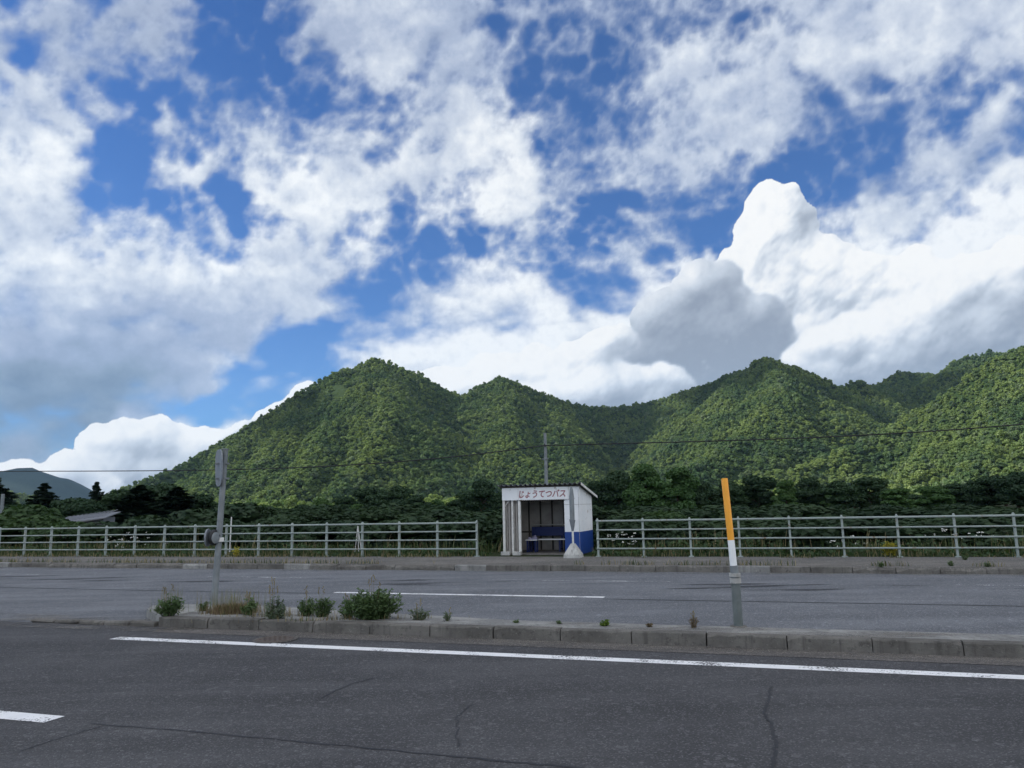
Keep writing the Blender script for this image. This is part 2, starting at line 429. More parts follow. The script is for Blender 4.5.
def foliage(name, c, c2, c3=None, trans=.25, far=False, blotch=.02):
    """leaves: base tone per tree, patches over the wood, a little light through the leaf"""
    mt, g = new_mat(name); p = pos(g)
    rnd = g.n('ShaderNodeObjectInfo').outputs['Random']
    f = g.m('ADD', g.m('MULTIPLY', rnd, .30), g.m('MULTIPLY', g.ss(g.noise(p, blotch, 5., .62), .34, .62), .80), clamp=True)
    col = g.mix(f, c, c2)
    if c3: col = g.mix(g.ss(g.m('FRACT', g.m('MULTIPLY', rnd, 7.31)), .80, .95, 0., .7), col, c3)
    if far: col = g.mix(g.ss(g.m('FRACT', g.m('MULTIPLY', rnd, 3.71)), .74, .84, 0., .65), col, (.030, .072, .040))
    col = g.mix(g.ss(g.noise(p, 2.2 if not far else .55, 3., .6), .35, .7, 0., .45), col, tuple(x*.55 for x in c))
    dif = g.n('ShaderNodeBsdfDiffuse'); g.L.new(col, dif.inputs[0]); tr = g.n('ShaderNodeBsdfTranslucent'); g.L.new(g.vm('MULTIPLY', col, (1.1, 1.15, .6)), tr.inputs[0])
    mx = g.n('ShaderNodeMixShader'); mx.inputs[0].default_value = trans; g.L.new(dif.outputs[0], mx.inputs[1]); g.L.new(tr.outputs[0], mx.inputs[2])
    gl = g.n('ShaderNodeBsdfGlossy'); gl.inputs['Roughness'].default_value = .5; gl.inputs[0].default_value = (1, 1, 1, 1)
    m2 = g.n('ShaderNodeMixShader'); m2.inputs[0].default_value = .015; g.L.new(mx.outputs[0], m2.inputs[1]); g.L.new(gl.outputs[0], m2.inputs[2])
    o = g.n('ShaderNodeOutputMaterial'); g.L.new(m2.outputs[0], o.inputs[0]); return mt
def soil(name, c, c2, scale=.8, bump=.05):
    mt, g = new_mat(name); p = pos(g)
    col = g.mix(g.ss(g.noise(p, scale, 7., .62), .36, .66), c, c2)
    col = g.mix(g.ss(g.noise(p, scale*14, 5., .7), .5, .72, 0., .6), col, tuple(x*.5 for x in c))
    finish(g, col, .95, g.noise(p, scale*12, 6., .6), bump, spec=.1); return mt
def concrete(name, c, c2):
    mt, g = new_mat(name); p = pos(g)
    col = g.mix(g.ss(g.noise(p, 1.6, 6., .6), .35, .66), c, c2)
    col = g.mix(g.ss(g.noise(p, 14., 6., .7), .52, .70, 0., .65), col, tuple(x*.45 for x in c))
    col = g.mix(g.ss(g.noise(p, 33., 4., .6), .62, .70, 0., .6), col, tuple(min(1, x*1.5) for x in c2))
    mp = g.n('ShaderNodeMapping'); g.L.new(p, mp.inputs[0]); mp.inputs['Scale'].default_value = (9, 9, .8)
    col = g.mix(g.ss(g.noise(mp.outputs[0], 1., 5., .6), .52, .68, 0., .5), col, tuple(x*.5 for x in c))
    finish(g, col, .92, g.noise(p, 45., 6., .65), .012, spec=.15); return mt

# ---------------------------------------------------------------- LAND
def ridge(lst): # px, py, distance -> ridge line in the world
    return np.array([list(at_d(x, y, D)) for x, y, D in lst])
TREE_UP = 6.
def spur(x0, y0, D0, x1, D1, z1=8., bow=.06):   # a spur running down from a crest point to the foot of the slope
    a = np.array(at_d(x0, y0, D0)); e = np.array(at_d(x1, 500, D1)); e[2] = z1; out = []
    m = (a+e)/2; side = np.array([-(e-a)[1], (e-a)[0], 0])*bow
    for t in np.linspace(0, 1, 7):
        p = a*(1-t)+e*t+side*4*t*(1-t); p[2] = a[2]+(e[2]-a[2])*t-10*math.sin(3.14*t)*0; out.append(p)
    return np.array(out)
SS = .74
RIDGES = [
 (ridge([(60,515,930),(95,496,1000),(160,471,1040),(215,449,1070),(260,422,1080),(300,396,1090),(322,381,1095),(345,368,1100),(375,361,1110),(395,364,1125),(410,371,1140),(440,386,1170),(462,393,1190),(480,385,1200),(500,379,1200),(520,382,1210),(540,390,1230),(565,402,1290),(600,405,1350),(640,403,1400),(670,394,1380),(700,384,1310),(735,372,1240),(765,360,1200),(790,367,1220),(810,374,1250),(830,383,1290),(845,388,1310),(857,381,1320),(870,384,1350),(890,392,1400)]), .88),
 (spur(375,361,1110,322,640,bow=.07), SS), (spur(375,361,1110,425,690,bow=-.10), SS), (spur(335,374,1098,268,660,bow=.05), SS), (spur(285,406,1088,215,720), SS), (spur(225,443,1072,165,800), SS),
 (spur(410,371,1140,480,760,bow=-.12), SS), (spur(500,379,1200,470,760,bow=.05), SS), (spur(500,379,1200,560,780,bow=-.08), SS), (spur(565,402,1290,590,860,bow=-.05), SS), (spur(640,403,1400,640,1000), SS),
 (spur(765,360,1200,640,700,bow=.10), SS), (spur(735,372,1240,690,720,bow=.0), .8), (spur(765,360,1200,750,730,bow=.06), SS), (spur(790,367,1220,815,900,bow=-.06), SS), (spur(845,388,1310,850,980), SS),
 (ridge([(850,398,1700),(870,385,1700),(900,372,1700),(925,371,1720),(940,374,1760)]), .7),
 (ridge([(900,392,1480),(925,381,1500),(945,369,1500),(965,357,1500),(990,349,1500),(1010,351,1500),(1040,352,1500),(1120,340,1500)]), .75),
 (spur(965,357,1500,905,1180), .7), (spur(900,372,1700,880,1350), .7),
 (ridge([(1300,250,980),(1160,290,960),(1080,318,950),(1024,344,940),(1000,358,930),(965,383,915),(930,405,890),(895,423,865),(860,438,835),(820,455,800),(785,470,765),(760,484,740)]), .8),
 (ridge([(857,381,1320),(885,400,1270),(915,418,1200)]), .74),
 (spur(930,405,890,880,600,bow=.08), SS), (spur(1000,358,930,940,560,bow=.08), SS), (spur(1080,318,950,1020,520,bow=.08), SS), (spur(1160,290,960,1110,520,bow=.08), SS),
 (ridge([(-260,470,1500),(-140,478,1480),(-50,489,1450),(15,489,1450),(45,495,1420),(75,506,1380)]), .5),
]
FAR_RIDGE = ridge([(-400,430,4300),(-200,455,4200),(-60,474,4100),(-15,476,4050),(5,470,4000),(18,467,4000),(28,465.5,4000),(37,468,4000),(44,473,4000),(50,478,4000),(60,480,3980),(68,482,3960),(78,491,3950),(92,503,3900)])
_hp = Perlin(23)
def ridge_height(X, Y, lst, up):
    H = np.full(X.shape, -1e3); best = np.full(X.shape, 1e9)
    acc = np.zeros(X.shape); k = 7.
    hs = []
    for P_, sl in lst:
        h = np.full(X.shape, -1e3)
        for a, b in zip(P_[:-1], P_[1:]):
            d = b[:2]-a[:2]; t = np.clip(((X-a[0])*d[0]+(Y-a[1])*d[1])/(d@d), 0, 1)
            r = np.hypot(X-a[0]-t*d[0], Y-a[1]-t*d[1])
            z = a[2]+t*(b[2]-a[2])-up
            h = np.maximum(h, z-sl*(np.sqrt(r*r+12.**2)-12.))
        hs.append(h)
    M = np.max(hs, 0); return M+k*np.log(sum(np.exp((h-M)/k) for h in hs))-k*.35
def hill_height(X, Y):
    p3 = np.stack([X, Y, 0*X], -1)
    R0 = ridge_height(X, Y, RIDGES, TREE_UP)
    dist = np.full(X.shape, 1e9)
    for P_, sl in RIDGES:
        for a, b in zip(P_[:-1], P_[1:]):
            d = b[:2]-a[:2]; t = np.clip(((X-a[0])*d[0]+(Y-a[1])*d[1])/(d@d), 0, 1)
            dist = np.minimum(dist, np.hypot(X-a[0]-t*d[0], Y-a[1]-t*d[1]))
    flank = np.clip((dist-8)/60., 0, 1)
    wx = _hp.fbm(p3/220., 3)*60*flank; wy = _hp.fbm(p3/220.+9, 3)*60*flank
    h = np.minimum(ridge_height(X+wx, Y+wy, RIDGES, TREE_UP), R0+4)
    gul = _hp.fbm(p3/150.+31, 4, .5, ridge=True)
    h = h-flank*np.clip(gul+.20, -.06, 1)*72
    h = h+_hp.fbm(p3/45.+77, 3)*2.2*np.clip(flank+.2, 0, 1)
    return np.where(h > 0, h, h*.3)

def build_land(M):
    # ground out to the horizon, one sheet: denser rows near, raised a hand behind the footway
    ns = [-5500, -800, -60, -10, 20.3, 23.62, 23.75, 26, 30, 36, 45, 60, 100, 200, 400, 800, 2000, 5500]
    ss_ = [-5500, -1500, -400, -200, -100, -60]+list(range(-50, 31, 4))+[60, 120, 300, 800, 2000, 5500]
    V = []; rn = random.Random(3)
    for n_ in ns:
        for s_ in ss_:
            z = -.02 if n_ < 23.7 else (.12+(rn.uniform(-.06, .06) if 24 < n_ < 100 else 0))
            if n_ >= 60: z = -.15
            V.append(W(s_, n_, z))
    nu = len(ss_); Q = [(j*nu+i, j*nu+i+1, (j+1)*nu+i+1, (j+1)*nu+i) for j in range(len(ns)-1) for i in range(nu-1)]
    me = np_mesh('ground', [tuple(v) for v in V], Q, [M['field']]); link('ground', me, kind='structure', label='weedy green ground beside the road')
    # hills
    st = 9.
    xs = np.arange(-1750, 1750, st); ys = np.arange(420, 2150, st); X, Y = np.meshgrid(xs, ys)
    Z = hill_height(X, Y); Z = np.maximum(Z, -.8)
    me = grid_mesh('hills', np.stack([X, Y, Z], -1), len(xs), len(ys)); me.materials.append(M['forest_floor'])
    link('hills', me, kind='structure', label='steep wooded hills behind the bus shelter')
    st = 40.
    xs = np.arange(-6000, -1200, st); ys = np.arange(2600, 5600, st); X, Y = np.meshgrid(xs, ys)
    R = ridge_height(X, Y, [(FAR_RIDGE, .5)], 0.); p3 = np.stack([X, Y, 0*X], -1)
    R = R-_hp.fbm(p3/420., 5, .55, ridge=True)*45*np.clip((260-R)/120, .05, 1)
    me = grid_mesh('distant_mountain', np.stack([X, Y, np.maximum(R, -.6)], -1), len(xs), len(ys)); me.materials.append(M['far_wood'])
    link('distant_mountain', me, kind='structure', label='blue distant mountain at the far left of the horizon')

# ---------------------------------------------------------------- FOLIAGE MESHES
def leaf_quads(C, Nrm, size, rs, aspect=1.5, jitter=.6):
    """a leaf-sized bent quad at each point, turned roughly outward"""
    n = len(C); N_ = Nrm+rs.normal(size=(n, 3))*jitter; N_ /= np.linalg.norm(N_, axis=1)[:, None]+1e-9
    T = np.cross(N_, rs.normal(size=(n, 3))); T /= np.linalg.norm(T, axis=1)[:, None]+1e-9; B = np.cross(N_, T)
    s = (size*rs.uniform(.6, 1.3, n))[:, None]
    a, b = T*s*.5*aspect, B*s*.5
    V = np.stack([C-a, C-b*.9+N_*s*.12, C+a, C+b*.9+N_*s*.12], 1).reshape(-1, 3)
    return V, np.arange(4*n).reshape(-1, 4)
def lobes(rs, n, R, H, base):
    L_ = []
    for k in range(n):
        t = rs.uniform(0, 1); a = rs.uniform(0, 6.283); z = base+H*(.12+.80*t)
        rr = R*math.sqrt(max(.05, 1-(2*t-.9)**2))*rs.uniform(.25, .75)
        L_.append((rr*math.cos(a), rr*math.sin(a), z, R*rs.uniform(.30, .52)))
    return L_
def crown_mesh(name, seed, R, H, base, nl, nq, size, mat, core=None):
    rs = np.random.RandomState(seed); L_ = lobes(rs, nl, R, H, base)
    C, N_ = [], []
    w = np.array([l[3]**2 for l in L_]); cnt = (nq*w/w.sum()).astype(int)
    for (x, y, z, r), c in zip(L_, cnt):
        d = rs.normal(size=(c, 3)); d /= np.linalg.norm(d, axis=1)[:, None]; d[:, 2] = np.where(d[:, 2] < -.3, -d[:, 2]*.5, d[:, 2])
        rad = r*(rs.uniform(.72, 1.08, c)**.6)
        C.append(np.array([x, y, z])+d*rad[:, None]*np.array([1, 1, .82])); N_.append(d)
    C = np.concatenate(C); N_ = np.concatenate(N_); V, Q = leaf_quads(C, N_, np.full(len(C), size), rs)
    if core:   # dense inner leaf mass so the crown is not see-through everywhere
        ph = np.linspace(0, math.pi, 6); th = np.linspace(0, 2*math.pi, 9)[:-1]; b = len(V)
        for (x, y, z, r) in L_:
            g = [(x+r*core*math.sin(p)*math.cos(t)*rs.uniform(.8, 1.1), y+r*core*math.sin(p)*math.sin(t)*rs.uniform(.8, 1.1), z+r*core*.8*math.cos(p)) for p in ph for t in th]
            V = np.concatenate([V, np.array(g)]); q = [(b+i*8+j, b+i*8+(j+1) % 8, b+(i+1)*8+(j+1) % 8, b+(i+1)*8+j) for i in range(5) for j in range(8)]
            Q = np.concatenate([Q, np.array(q)]); b += len(g)
    return np_mesh(name, V, Q, [mat])
def conifer_mesh(name, seed, R, H, base, nq, size, mat):
    rs = np.random.RandomState(seed); C, N_ = [], []
    tiers = 14; per = nq//(tiers*9)
    for k in range(tiers):
        t = k/(tiers-1); z = base+H*t; rr = R*(1-t)**.8*rs.uniform(.8, 1.1)+.12
        nb = 9 if t < .8 else 6
        for b in range(nb):
            a = rs.uniform(0, 6.283); l = rr*rs.uniform(.75, 1.15); u = rs.uniform(.1, 1, per)**.7
            px_ = u*l; dr = -.25*px_*(.6+.4*u)+rs.normal(size=per)*.10
            sp = rs.normal(size=per)*.16*l*(.4+u*.4)
            C.append(np.stack([px_*math.cos(a)-sp*math.sin(a), px_*math.sin(a)+sp*math.cos(a), z+dr], 1)); N_.append(np.tile([0, 0, 1.], (per, 1)))
    C = np.concatenate(C); N_ = np.concatenate(N_); V, Q = leaf_quads(C, N_, np.full(len(C), size), rs, 1.9, .5)
    return np_mesh(name, V, Q, [mat])
def trunk_mesh(name, seed, H, r, mat, limbs=5, R=2.):
    rn = random.Random(seed); b = MB()
    pts = [(0, 0, -.3)]+[(rn.uniform(-.05, .05)*H*.3, rn.uniform(-.05, .05)*H*.3, H*t) for t in (.25, .5, .75, 1.)]
    b.tube(pts, [r*1.25, r, r*.8, r*.5, r*.15], 8)
    for k in range(limbs):
        t = rn.uniform(.25, .75); a = rn.uniform(0, 6.28); z0 = H*t; l = R*rn.uniform(.5, .85)
        b.tube([(0, 0, z0), (math.cos(a)*l*.5, math.sin(a)*l*.5, z0+l*.35), (math.cos(a)*l, math.sin(a)*l, z0+l*.6)], [r*.45, r*.3, r*.1], 6)
    me = bpy.data.meshes.new(name); me.from_pydata(b.v, [], b.f); me.polygons.foreach_set('use_smooth', [True]*len(b.f)); me.materials.append(mat); me.update(); return me

def build_forest(M):
    """the wood on the hills: far too many trees to count, one object that scatters a few crowns"""
    src = bpy.data.collections.new('forest_tree_kinds')
    for k in range(7):
        rs = np.random.RandomState(k); R = 3.1*rs.uniform(.85, 1.1)
        me = crown_mesh('forest_tree', 40+k, R, R*1.8, .5, 11+k % 4, 640, .74, M['forest'], core=.70)
        o = bpy.data.objects.new('forest_tree', me); src.objects.link(o)
    rs = np.random.RandomState(11); st = 4.7
    xs = np.arange(-1700, 1700, st); ys = np.arange(330, 2120, st); X, Y = np.meshgrid(xs, ys)
    X = (X+rs.uniform(-.48, .48, X.shape)*st).ravel(); Y = (Y+rs.uniform(-.48, .48, Y.shape)*st).ravel()
    ang = np.arctan2(X, Y); D = np.hypot(X, Y)
    k = (np.abs(ang) < math.radians(40)); X, Y, D, ang = X[k], Y[k], D[k], ang[k]
    Z = hill_height(X, Y); Z = np.where(Z > -1.5, Z, -1.)
    flat = Z < 1.
    keep = (~flat) | ((D < 820) & (rs.uniform(size=len(D)) < .55)) | (rs.uniform(size=len(D)) < .12)
    X, Y, D, ang, Z = X[keep], Y[keep], D[keep], ang[keep], Z[keep]
    # skip trees the ground in front hides by a wide margin
    el = (Z-EYE)/D; order = np.argsort(D); ai = ((ang+math.radians(41))/math.radians(.25)).astype(int); hor = np.full(400, -1.); vis = np.zeros(len(D), bool)
    for i in order:
        a = ai[i]; m_ = hor[a]
        if el[i] > m_-.016: vis[i] = True
        if el[i]-.004 > m_: hor[a] = el[i]-.004
    # bare scree notch high on the first hill
    c = at_d(338, 405, 1000); vis &= ~((np.abs(X-c.x-(D-1000)*-.25) < 9) & (np.abs(D-1010) < 45))
    X, Y, Z = X[vis], Y[vis], Z[vis]; n = len(X)
    print('forest trees', n)
    me = bpy.data.meshes.new('hillside_forest'); me.vertices.add(n); me.vertices.foreach_set('co', np.stack([X, Y, Z-rs.uniform(0, 2.2, n)], 1).astype(np.float32).ravel())
    at = me.attributes.new('spin', 'FLOAT_VECTOR', 'POINT'); at.data.foreach_set('vector', np.stack([rs.normal(size=n)*.12, rs.normal(size=n)*.12, rs.uniform(0, 6.28, n)], 1).astype(np.float32).ravel())
    p3 = np.stack([X, Y, 0*X], -1); big = _hp.fbm(p3/90., 3)
    sz = np.clip(rs.lognormal(-.16, .27, n), .45, 1.35)*(1+.3*big)
    at = me.attributes.new('grow', 'FLOAT_VECTOR', 'POINT'); at.data.foreach_set('vector', np.stack([sz, sz, sz*rs.uniform(.8, 1.2, n)], 1).astype(np.float32).ravel())
    at = me.attributes.new('pick', 'INT', 'POINT'); at.data.foreach_set('value', rs.randint(0, 7, n).astype(np.int32))
    ob = link('hillside_forest', me, kind='stuff', label='dense broadleaf forest covering the hills')
    nt = bpy.data.node_groups.new('forest', 'GeometryNodeTree'); nt.interface.new_socket('Geometry', in_out='INPUT', socket_type='NodeSocketGeometry'); nt.interface.new_socket('Geometry', in_out='OUTPUT', socket_type='NodeSocketGeometry')
    N_ = nt.nodes; L_ = nt.links; gi = N_.new('NodeGroupInput'); go = N_.new('NodeGroupOutput')
    ci = N_.new('GeometryNodeCollectionInfo'); ci.inputs[0].default_value = src; ci.inputs['Separate Children'].default_value = True; ci.inputs['Reset Children'].default_value = True
    ip = N_.new('GeometryNodeInstanceOnPoints'); ip.inputs['Pick Instance'].default_value = True
    def attr(nm, ty):
        a = N_.new('GeometryNodeInputNamedAttribute'); a.data_type = ty; a.inputs[0].default_value = nm; return a.outputs[0]
    L_.new(gi.outputs[0], ip.inputs['Points']); L_.new(ci.outputs[0], ip.inputs['Instance']); L_.new(attr('pick', 'INT'), ip.inputs['Instance Index'])
    er = N_.new('FunctionNodeEulerToRotation'); L_.new(attr('spin', 'FLOAT_VECTOR'), er.inputs[0]); L_.new(er.outputs[0], ip.inputs['Rotation'])
    L_.new(attr('grow', 'FLOAT_VECTOR'), ip.inputs['Scale']); L_.new(ip.outputs[0], go.inputs[0])
    md = ob.modifiers.new('scatter', 'NODES'); md.node_group = nt

def build_trees(M):
    bm_, kinds = {}, {}
    def variant(kind, k):
        key = (kind, k)
        if key not in kinds:
            if kind == 'conifer': kinds[key] = (conifer_mesh('crown', 200+k, 1.9, 6.2, 1.4, 4200, .26, M['dark_needles']), trunk_mesh('trunk', k, 7.2, .16, M['bark'], 3, .8), 7.8)
            elif kind == 'dark': kinds[key] = (crown_mesh('crown', 300+k, 2.7, 6.6, .15, 19, 6400, .27, M['dark_leaves'], core=.72), trunk_mesh('trunk', 20+k, 4.6, .2, M['bark'], 6, 2.), 6.6)
            elif kind == 'green': kinds[key] = (crown_mesh('crown', 400+k, 2.5, 6.2, .15, 19, 6400, .25, M['mid_leaves'], core=.66), trunk_mesh('trunk', 40+k, 4.4, .16, M['bark'], 6, 1.9), 6.3)
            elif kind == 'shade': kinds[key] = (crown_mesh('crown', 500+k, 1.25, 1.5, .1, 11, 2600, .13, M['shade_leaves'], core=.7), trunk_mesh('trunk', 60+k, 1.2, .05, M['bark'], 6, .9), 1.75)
            else: kinds[key] = (crown_mesh('crown', 500+k, 1.25, 1.5, .2, 11, 2600, .13, M['shrub_leaves'], core=.6), trunk_mesh('trunk', 60+k, 1.2, .05, M['bark'], 6, .9), 1.75)
        if len(kinds[key]) == 3:
            c = np.zeros(len(kinds[key][0].vertices)*3, np.float32); kinds[key][0].vertices.foreach_get('co', c); kinds[key] = (kinds[key][0], kinds[key][1], float(np.percentile(c[2::3], 99.3)), 0)
        return kinds[key][:3]
    # px x, top y, distance, kind, width factor, label
    T = [
     (45,484,120,'conifer',2.3,'lone dark conifer standing clear against the far blue mountain'),
     (-4,478,112,'conifer',2.3,'dark conifer cut by the left edge of the photo'),
     (97,483,118,'conifer',1.5,'thin topped dark conifer rising over the shed roof'),
     (22,505,95,'dark',1.2,'low dark tree between the two left conifers'),
     (70,499,105,'dark',1.1,'dark round tree just right of the lone conifer'),
     (84,500,85,'dark',.9,'dark tree standing behind the left end of the shed'),
     (118,491,90,'dark',1.1,'dark tree behind the right end of the shed'),
     (140,486,86,'conifer',2.6,'broad dark conifer, first right of the shed'),
     (158,485,92,'dark',1.1,'tall dark tree at the highest point of the clump right of the shed'),
     (178,488,84,'conifer',2.6,'broad dark conifer second right of the shed'),
     (196,495,88,'dark',1.,'dark tree just left of the leaning sign pole'),
     (222,503,86,'dark',1.1,'dark tree behind the foot of the sign pole'),
     (248,508,80,'dark',1.2,'low dark tree first right of the sign pole'),
     (275,508,84,'dark',1.2,'low dark tree second right of the sign pole'),
     (300,505,82,'dark',1.,'low dark tree third right of the sign pole'),
     (322,499,78,'green',.9,'rounded mid green tree in the dark band between sign pole and shelter'),
     (345,497,92,'dark',1.1,'dark tree right of the rounded mid green one'),
     (372,488,96,'dark',1.3,'dark tree at the top of the blue green mound left of the shelter'),
     (398,487,98,'dark',1.3,'dark tree on the right half of the blue green mound'),
     (415,503,76,'dark',1.,'low dark tree behind the white tripod stakes'),
     (436,500,82,'green',.8,'small mid green tree left of the big dark tree by the shelter'),
     (458,500,84,'dark',.9,'dark tree between the small green tree and the big dark tree'),
     (481,481,62,'dark',1.0,'big dark tree hard against the left side of the shelter'),
     (502,492,70,'dark',.9,'dark tree peeping over the left roof corner of the shelter'),
     (530,497,72,'dark',1.,'dark tree hidden behind the shelter roof'),
     (562,494,74,'dark',1.,'dark tree behind the right half of the shelter roof'),
     (596,482,64,'dark',.9,'dark tree right behind the right roof corner of the shelter'),
     (618,472,62,'dark',1.05,'tall dark tree first right of the shelter'),
     (645,466,56,'green',1.,'bright mid green tree right of the shelter, the left of the pair'),
     (676,469,54,'green',1.1,'bright mid green tree right of the shelter, the right of the pair'),
     (703,482,60,'dark',.9,'dark tree just left of the orange marker pole'),
     (730,482,64,'dark',1.1,'dark tree behind the orange top of the marker pole'),
     (757,477,66,'dark',1.1,'dark tree first right of the orange marker pole'),
     (785,481,64,'green',.9,'dull green tree second right of the orange marker pole'),
     (812,479,68,'dark',1.1,'dark tree third right of the orange marker pole'),
     (840,482,66,'dark',1.1,'dark tree in the middle of the right hand tree band'),
     (868,478,72,'dark',1.2,'broad dark tree right of the middle of the right hand band'),
     (898,489,58,'green',1.2,'low dull green tree in the right hand band'),
     (928,487,62,'green',1.2,'wide dull green tree behind the third last railing post'),
     (958,484,70,'dark',1.1,'dark tree behind the second last railing post'),
     (985,478,66,'dark',1.1,'dark tree near the right edge of the photo'),
     (1015,473,64,'dark',1.2,'tall dark tree cut by the right edge of the photo'),
     (1060,470,64,'dark',1.2,'dark tree beyond the right edge of the photo'),
    ]
    for j, x in enumerate(range(206, 1040, 19)):
        if 510 < x < 585: continue
        base_y = np.interp(x, [206, 300, 330, 372, 410, 440, 470, 500, 600, 640, 700, 760, 860, 930, 1040], [500, 510, 503, 493, 496, 505, 492, 492, 484, 482, 486, 488, 487, 494, 482])
        T.append((x, float(base_y)+(j*37) % 11-2, 70+(j*13) % 22, 'green' if j % 5 == 3 else 'dark', .9+.12*((j*7) % 5), ('dull green tree' if j % 5 == 3 else 'dark tree')+' in the packed back row of the tree band'))
    for i, (x, y, D, kind, wf, label) in enumerate(T):
        if x > 1040: continue
        if x > 205: D *= 1.75
        k = i % 4; cm, tm, hh = variant(kind, k); p = at_d(x, y, D); sc = (p.z+.15)/hh
        t = thing({'conifer': 'conifer_tree', 'dark': 'broadleaf_tree', 'green': 'broadleaf_tree'}[kind], (p.x, p.y, -.15), label, 'tree', 'trees in the band behind the railings', rotz=i*1.7)
        wf *= 1.25 if kind == 'dark' else (1.25 if kind == 'green' else 1.)
        t.scale = (wf*max(sc, .75), wf*max(sc, .75), sc); link('crown', cm, t); link('trunk', tm, t)
    S = [(8,507,46,2.0,'pale green bush at the left edge in front of the conifers'),(30,512,45,1.8,'leafy bush second from the left edge'),(52,517,43.5,1.7,'leafy bush just left of the shed'),
         (62,523,41,1.1,'low bush growing against the front of the shed'),(84,527,40,.9,'low bush under the shed eave'),(-12,512,44,2.0,'leafy bush cut by the left edge of the photo'),
         (605,517,33,1.3,'dark shrub at the right wall of the shelter'),(660,512,34,1.6,'shrub under the bright green tree pair'),(470,524,31,1.2,'shrub at the end post of the left railing')]
    S += [(x, 517+(k*7) % 8, (lambda v: math.hypot(*v))(W(at_n(x, 520, 27.2+(k*5) % 4)[0], 27.2+(k*5) % 4)[:2]), 1.6, None) for k, x in enumerate(range(125, 1040, 21)) if not (492 < x < 590)]
    words = ['under the clump right of the shed', 'behind the railing left of the sign pole', 'beside the sign pole', 'right of the sign pole']
    S += [(x, 505+(k*5) % 8, 50+(k*7) % 12, 2.5, None) for k, x in enumerate(range(212, 1045, 23)) if not (510 < x < 580)]
    for i, (x, y, D, wf, label) in enumerate(S):
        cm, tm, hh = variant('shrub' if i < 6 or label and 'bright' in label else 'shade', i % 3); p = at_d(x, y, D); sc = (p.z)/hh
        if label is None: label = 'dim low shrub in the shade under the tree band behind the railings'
        t = thing('shrub', (p.x, p.y, 0), label, 'shrub', 'shrubs behind the railings', rotz=i*2.1)
        t.scale = (wf, wf, sc); 
        link('crown', cm, t); link('trunk', tm, t)

def blades(rs, P, h, w, lean, cols):
    """grass blades / stalks: three-vertex strips"""
    n = len(P); a = rs.uniform(0, 6.283, n); d = np.stack([np.cos(a), np.sin(a), 0*a], 1); s = np.stack([-np.sin(a), np.cos(a), 0*a], 1)
    l = (h*lean*rs.uniform(.1, 1, n))[:, None]; up = np.array([0, 0, 1.])
    w_ = (w*rs.uniform(.6, 1.3, n))[:, None]
    V = np.stack([P-s*w_, P+s*w_, P+d*l*.4+up*h[:, None]*.6+s*w_*.8, P+d*l*.4+up*h[:, None]*.6-s*w_*.8, P+d*l+up*h[:, None]+s*w_*.15, P+d*l+up*h[:, None]-s*w_*.15], 1).reshape(-1, 3)
    b = np.arange(n)[:, None]*6
    Q = np.concatenate([b+np.array([[0, 1, 2, 3]]), b+np.array([[3, 2, 4, 5]])]); return V, Q, np.concatenate([cols, cols])
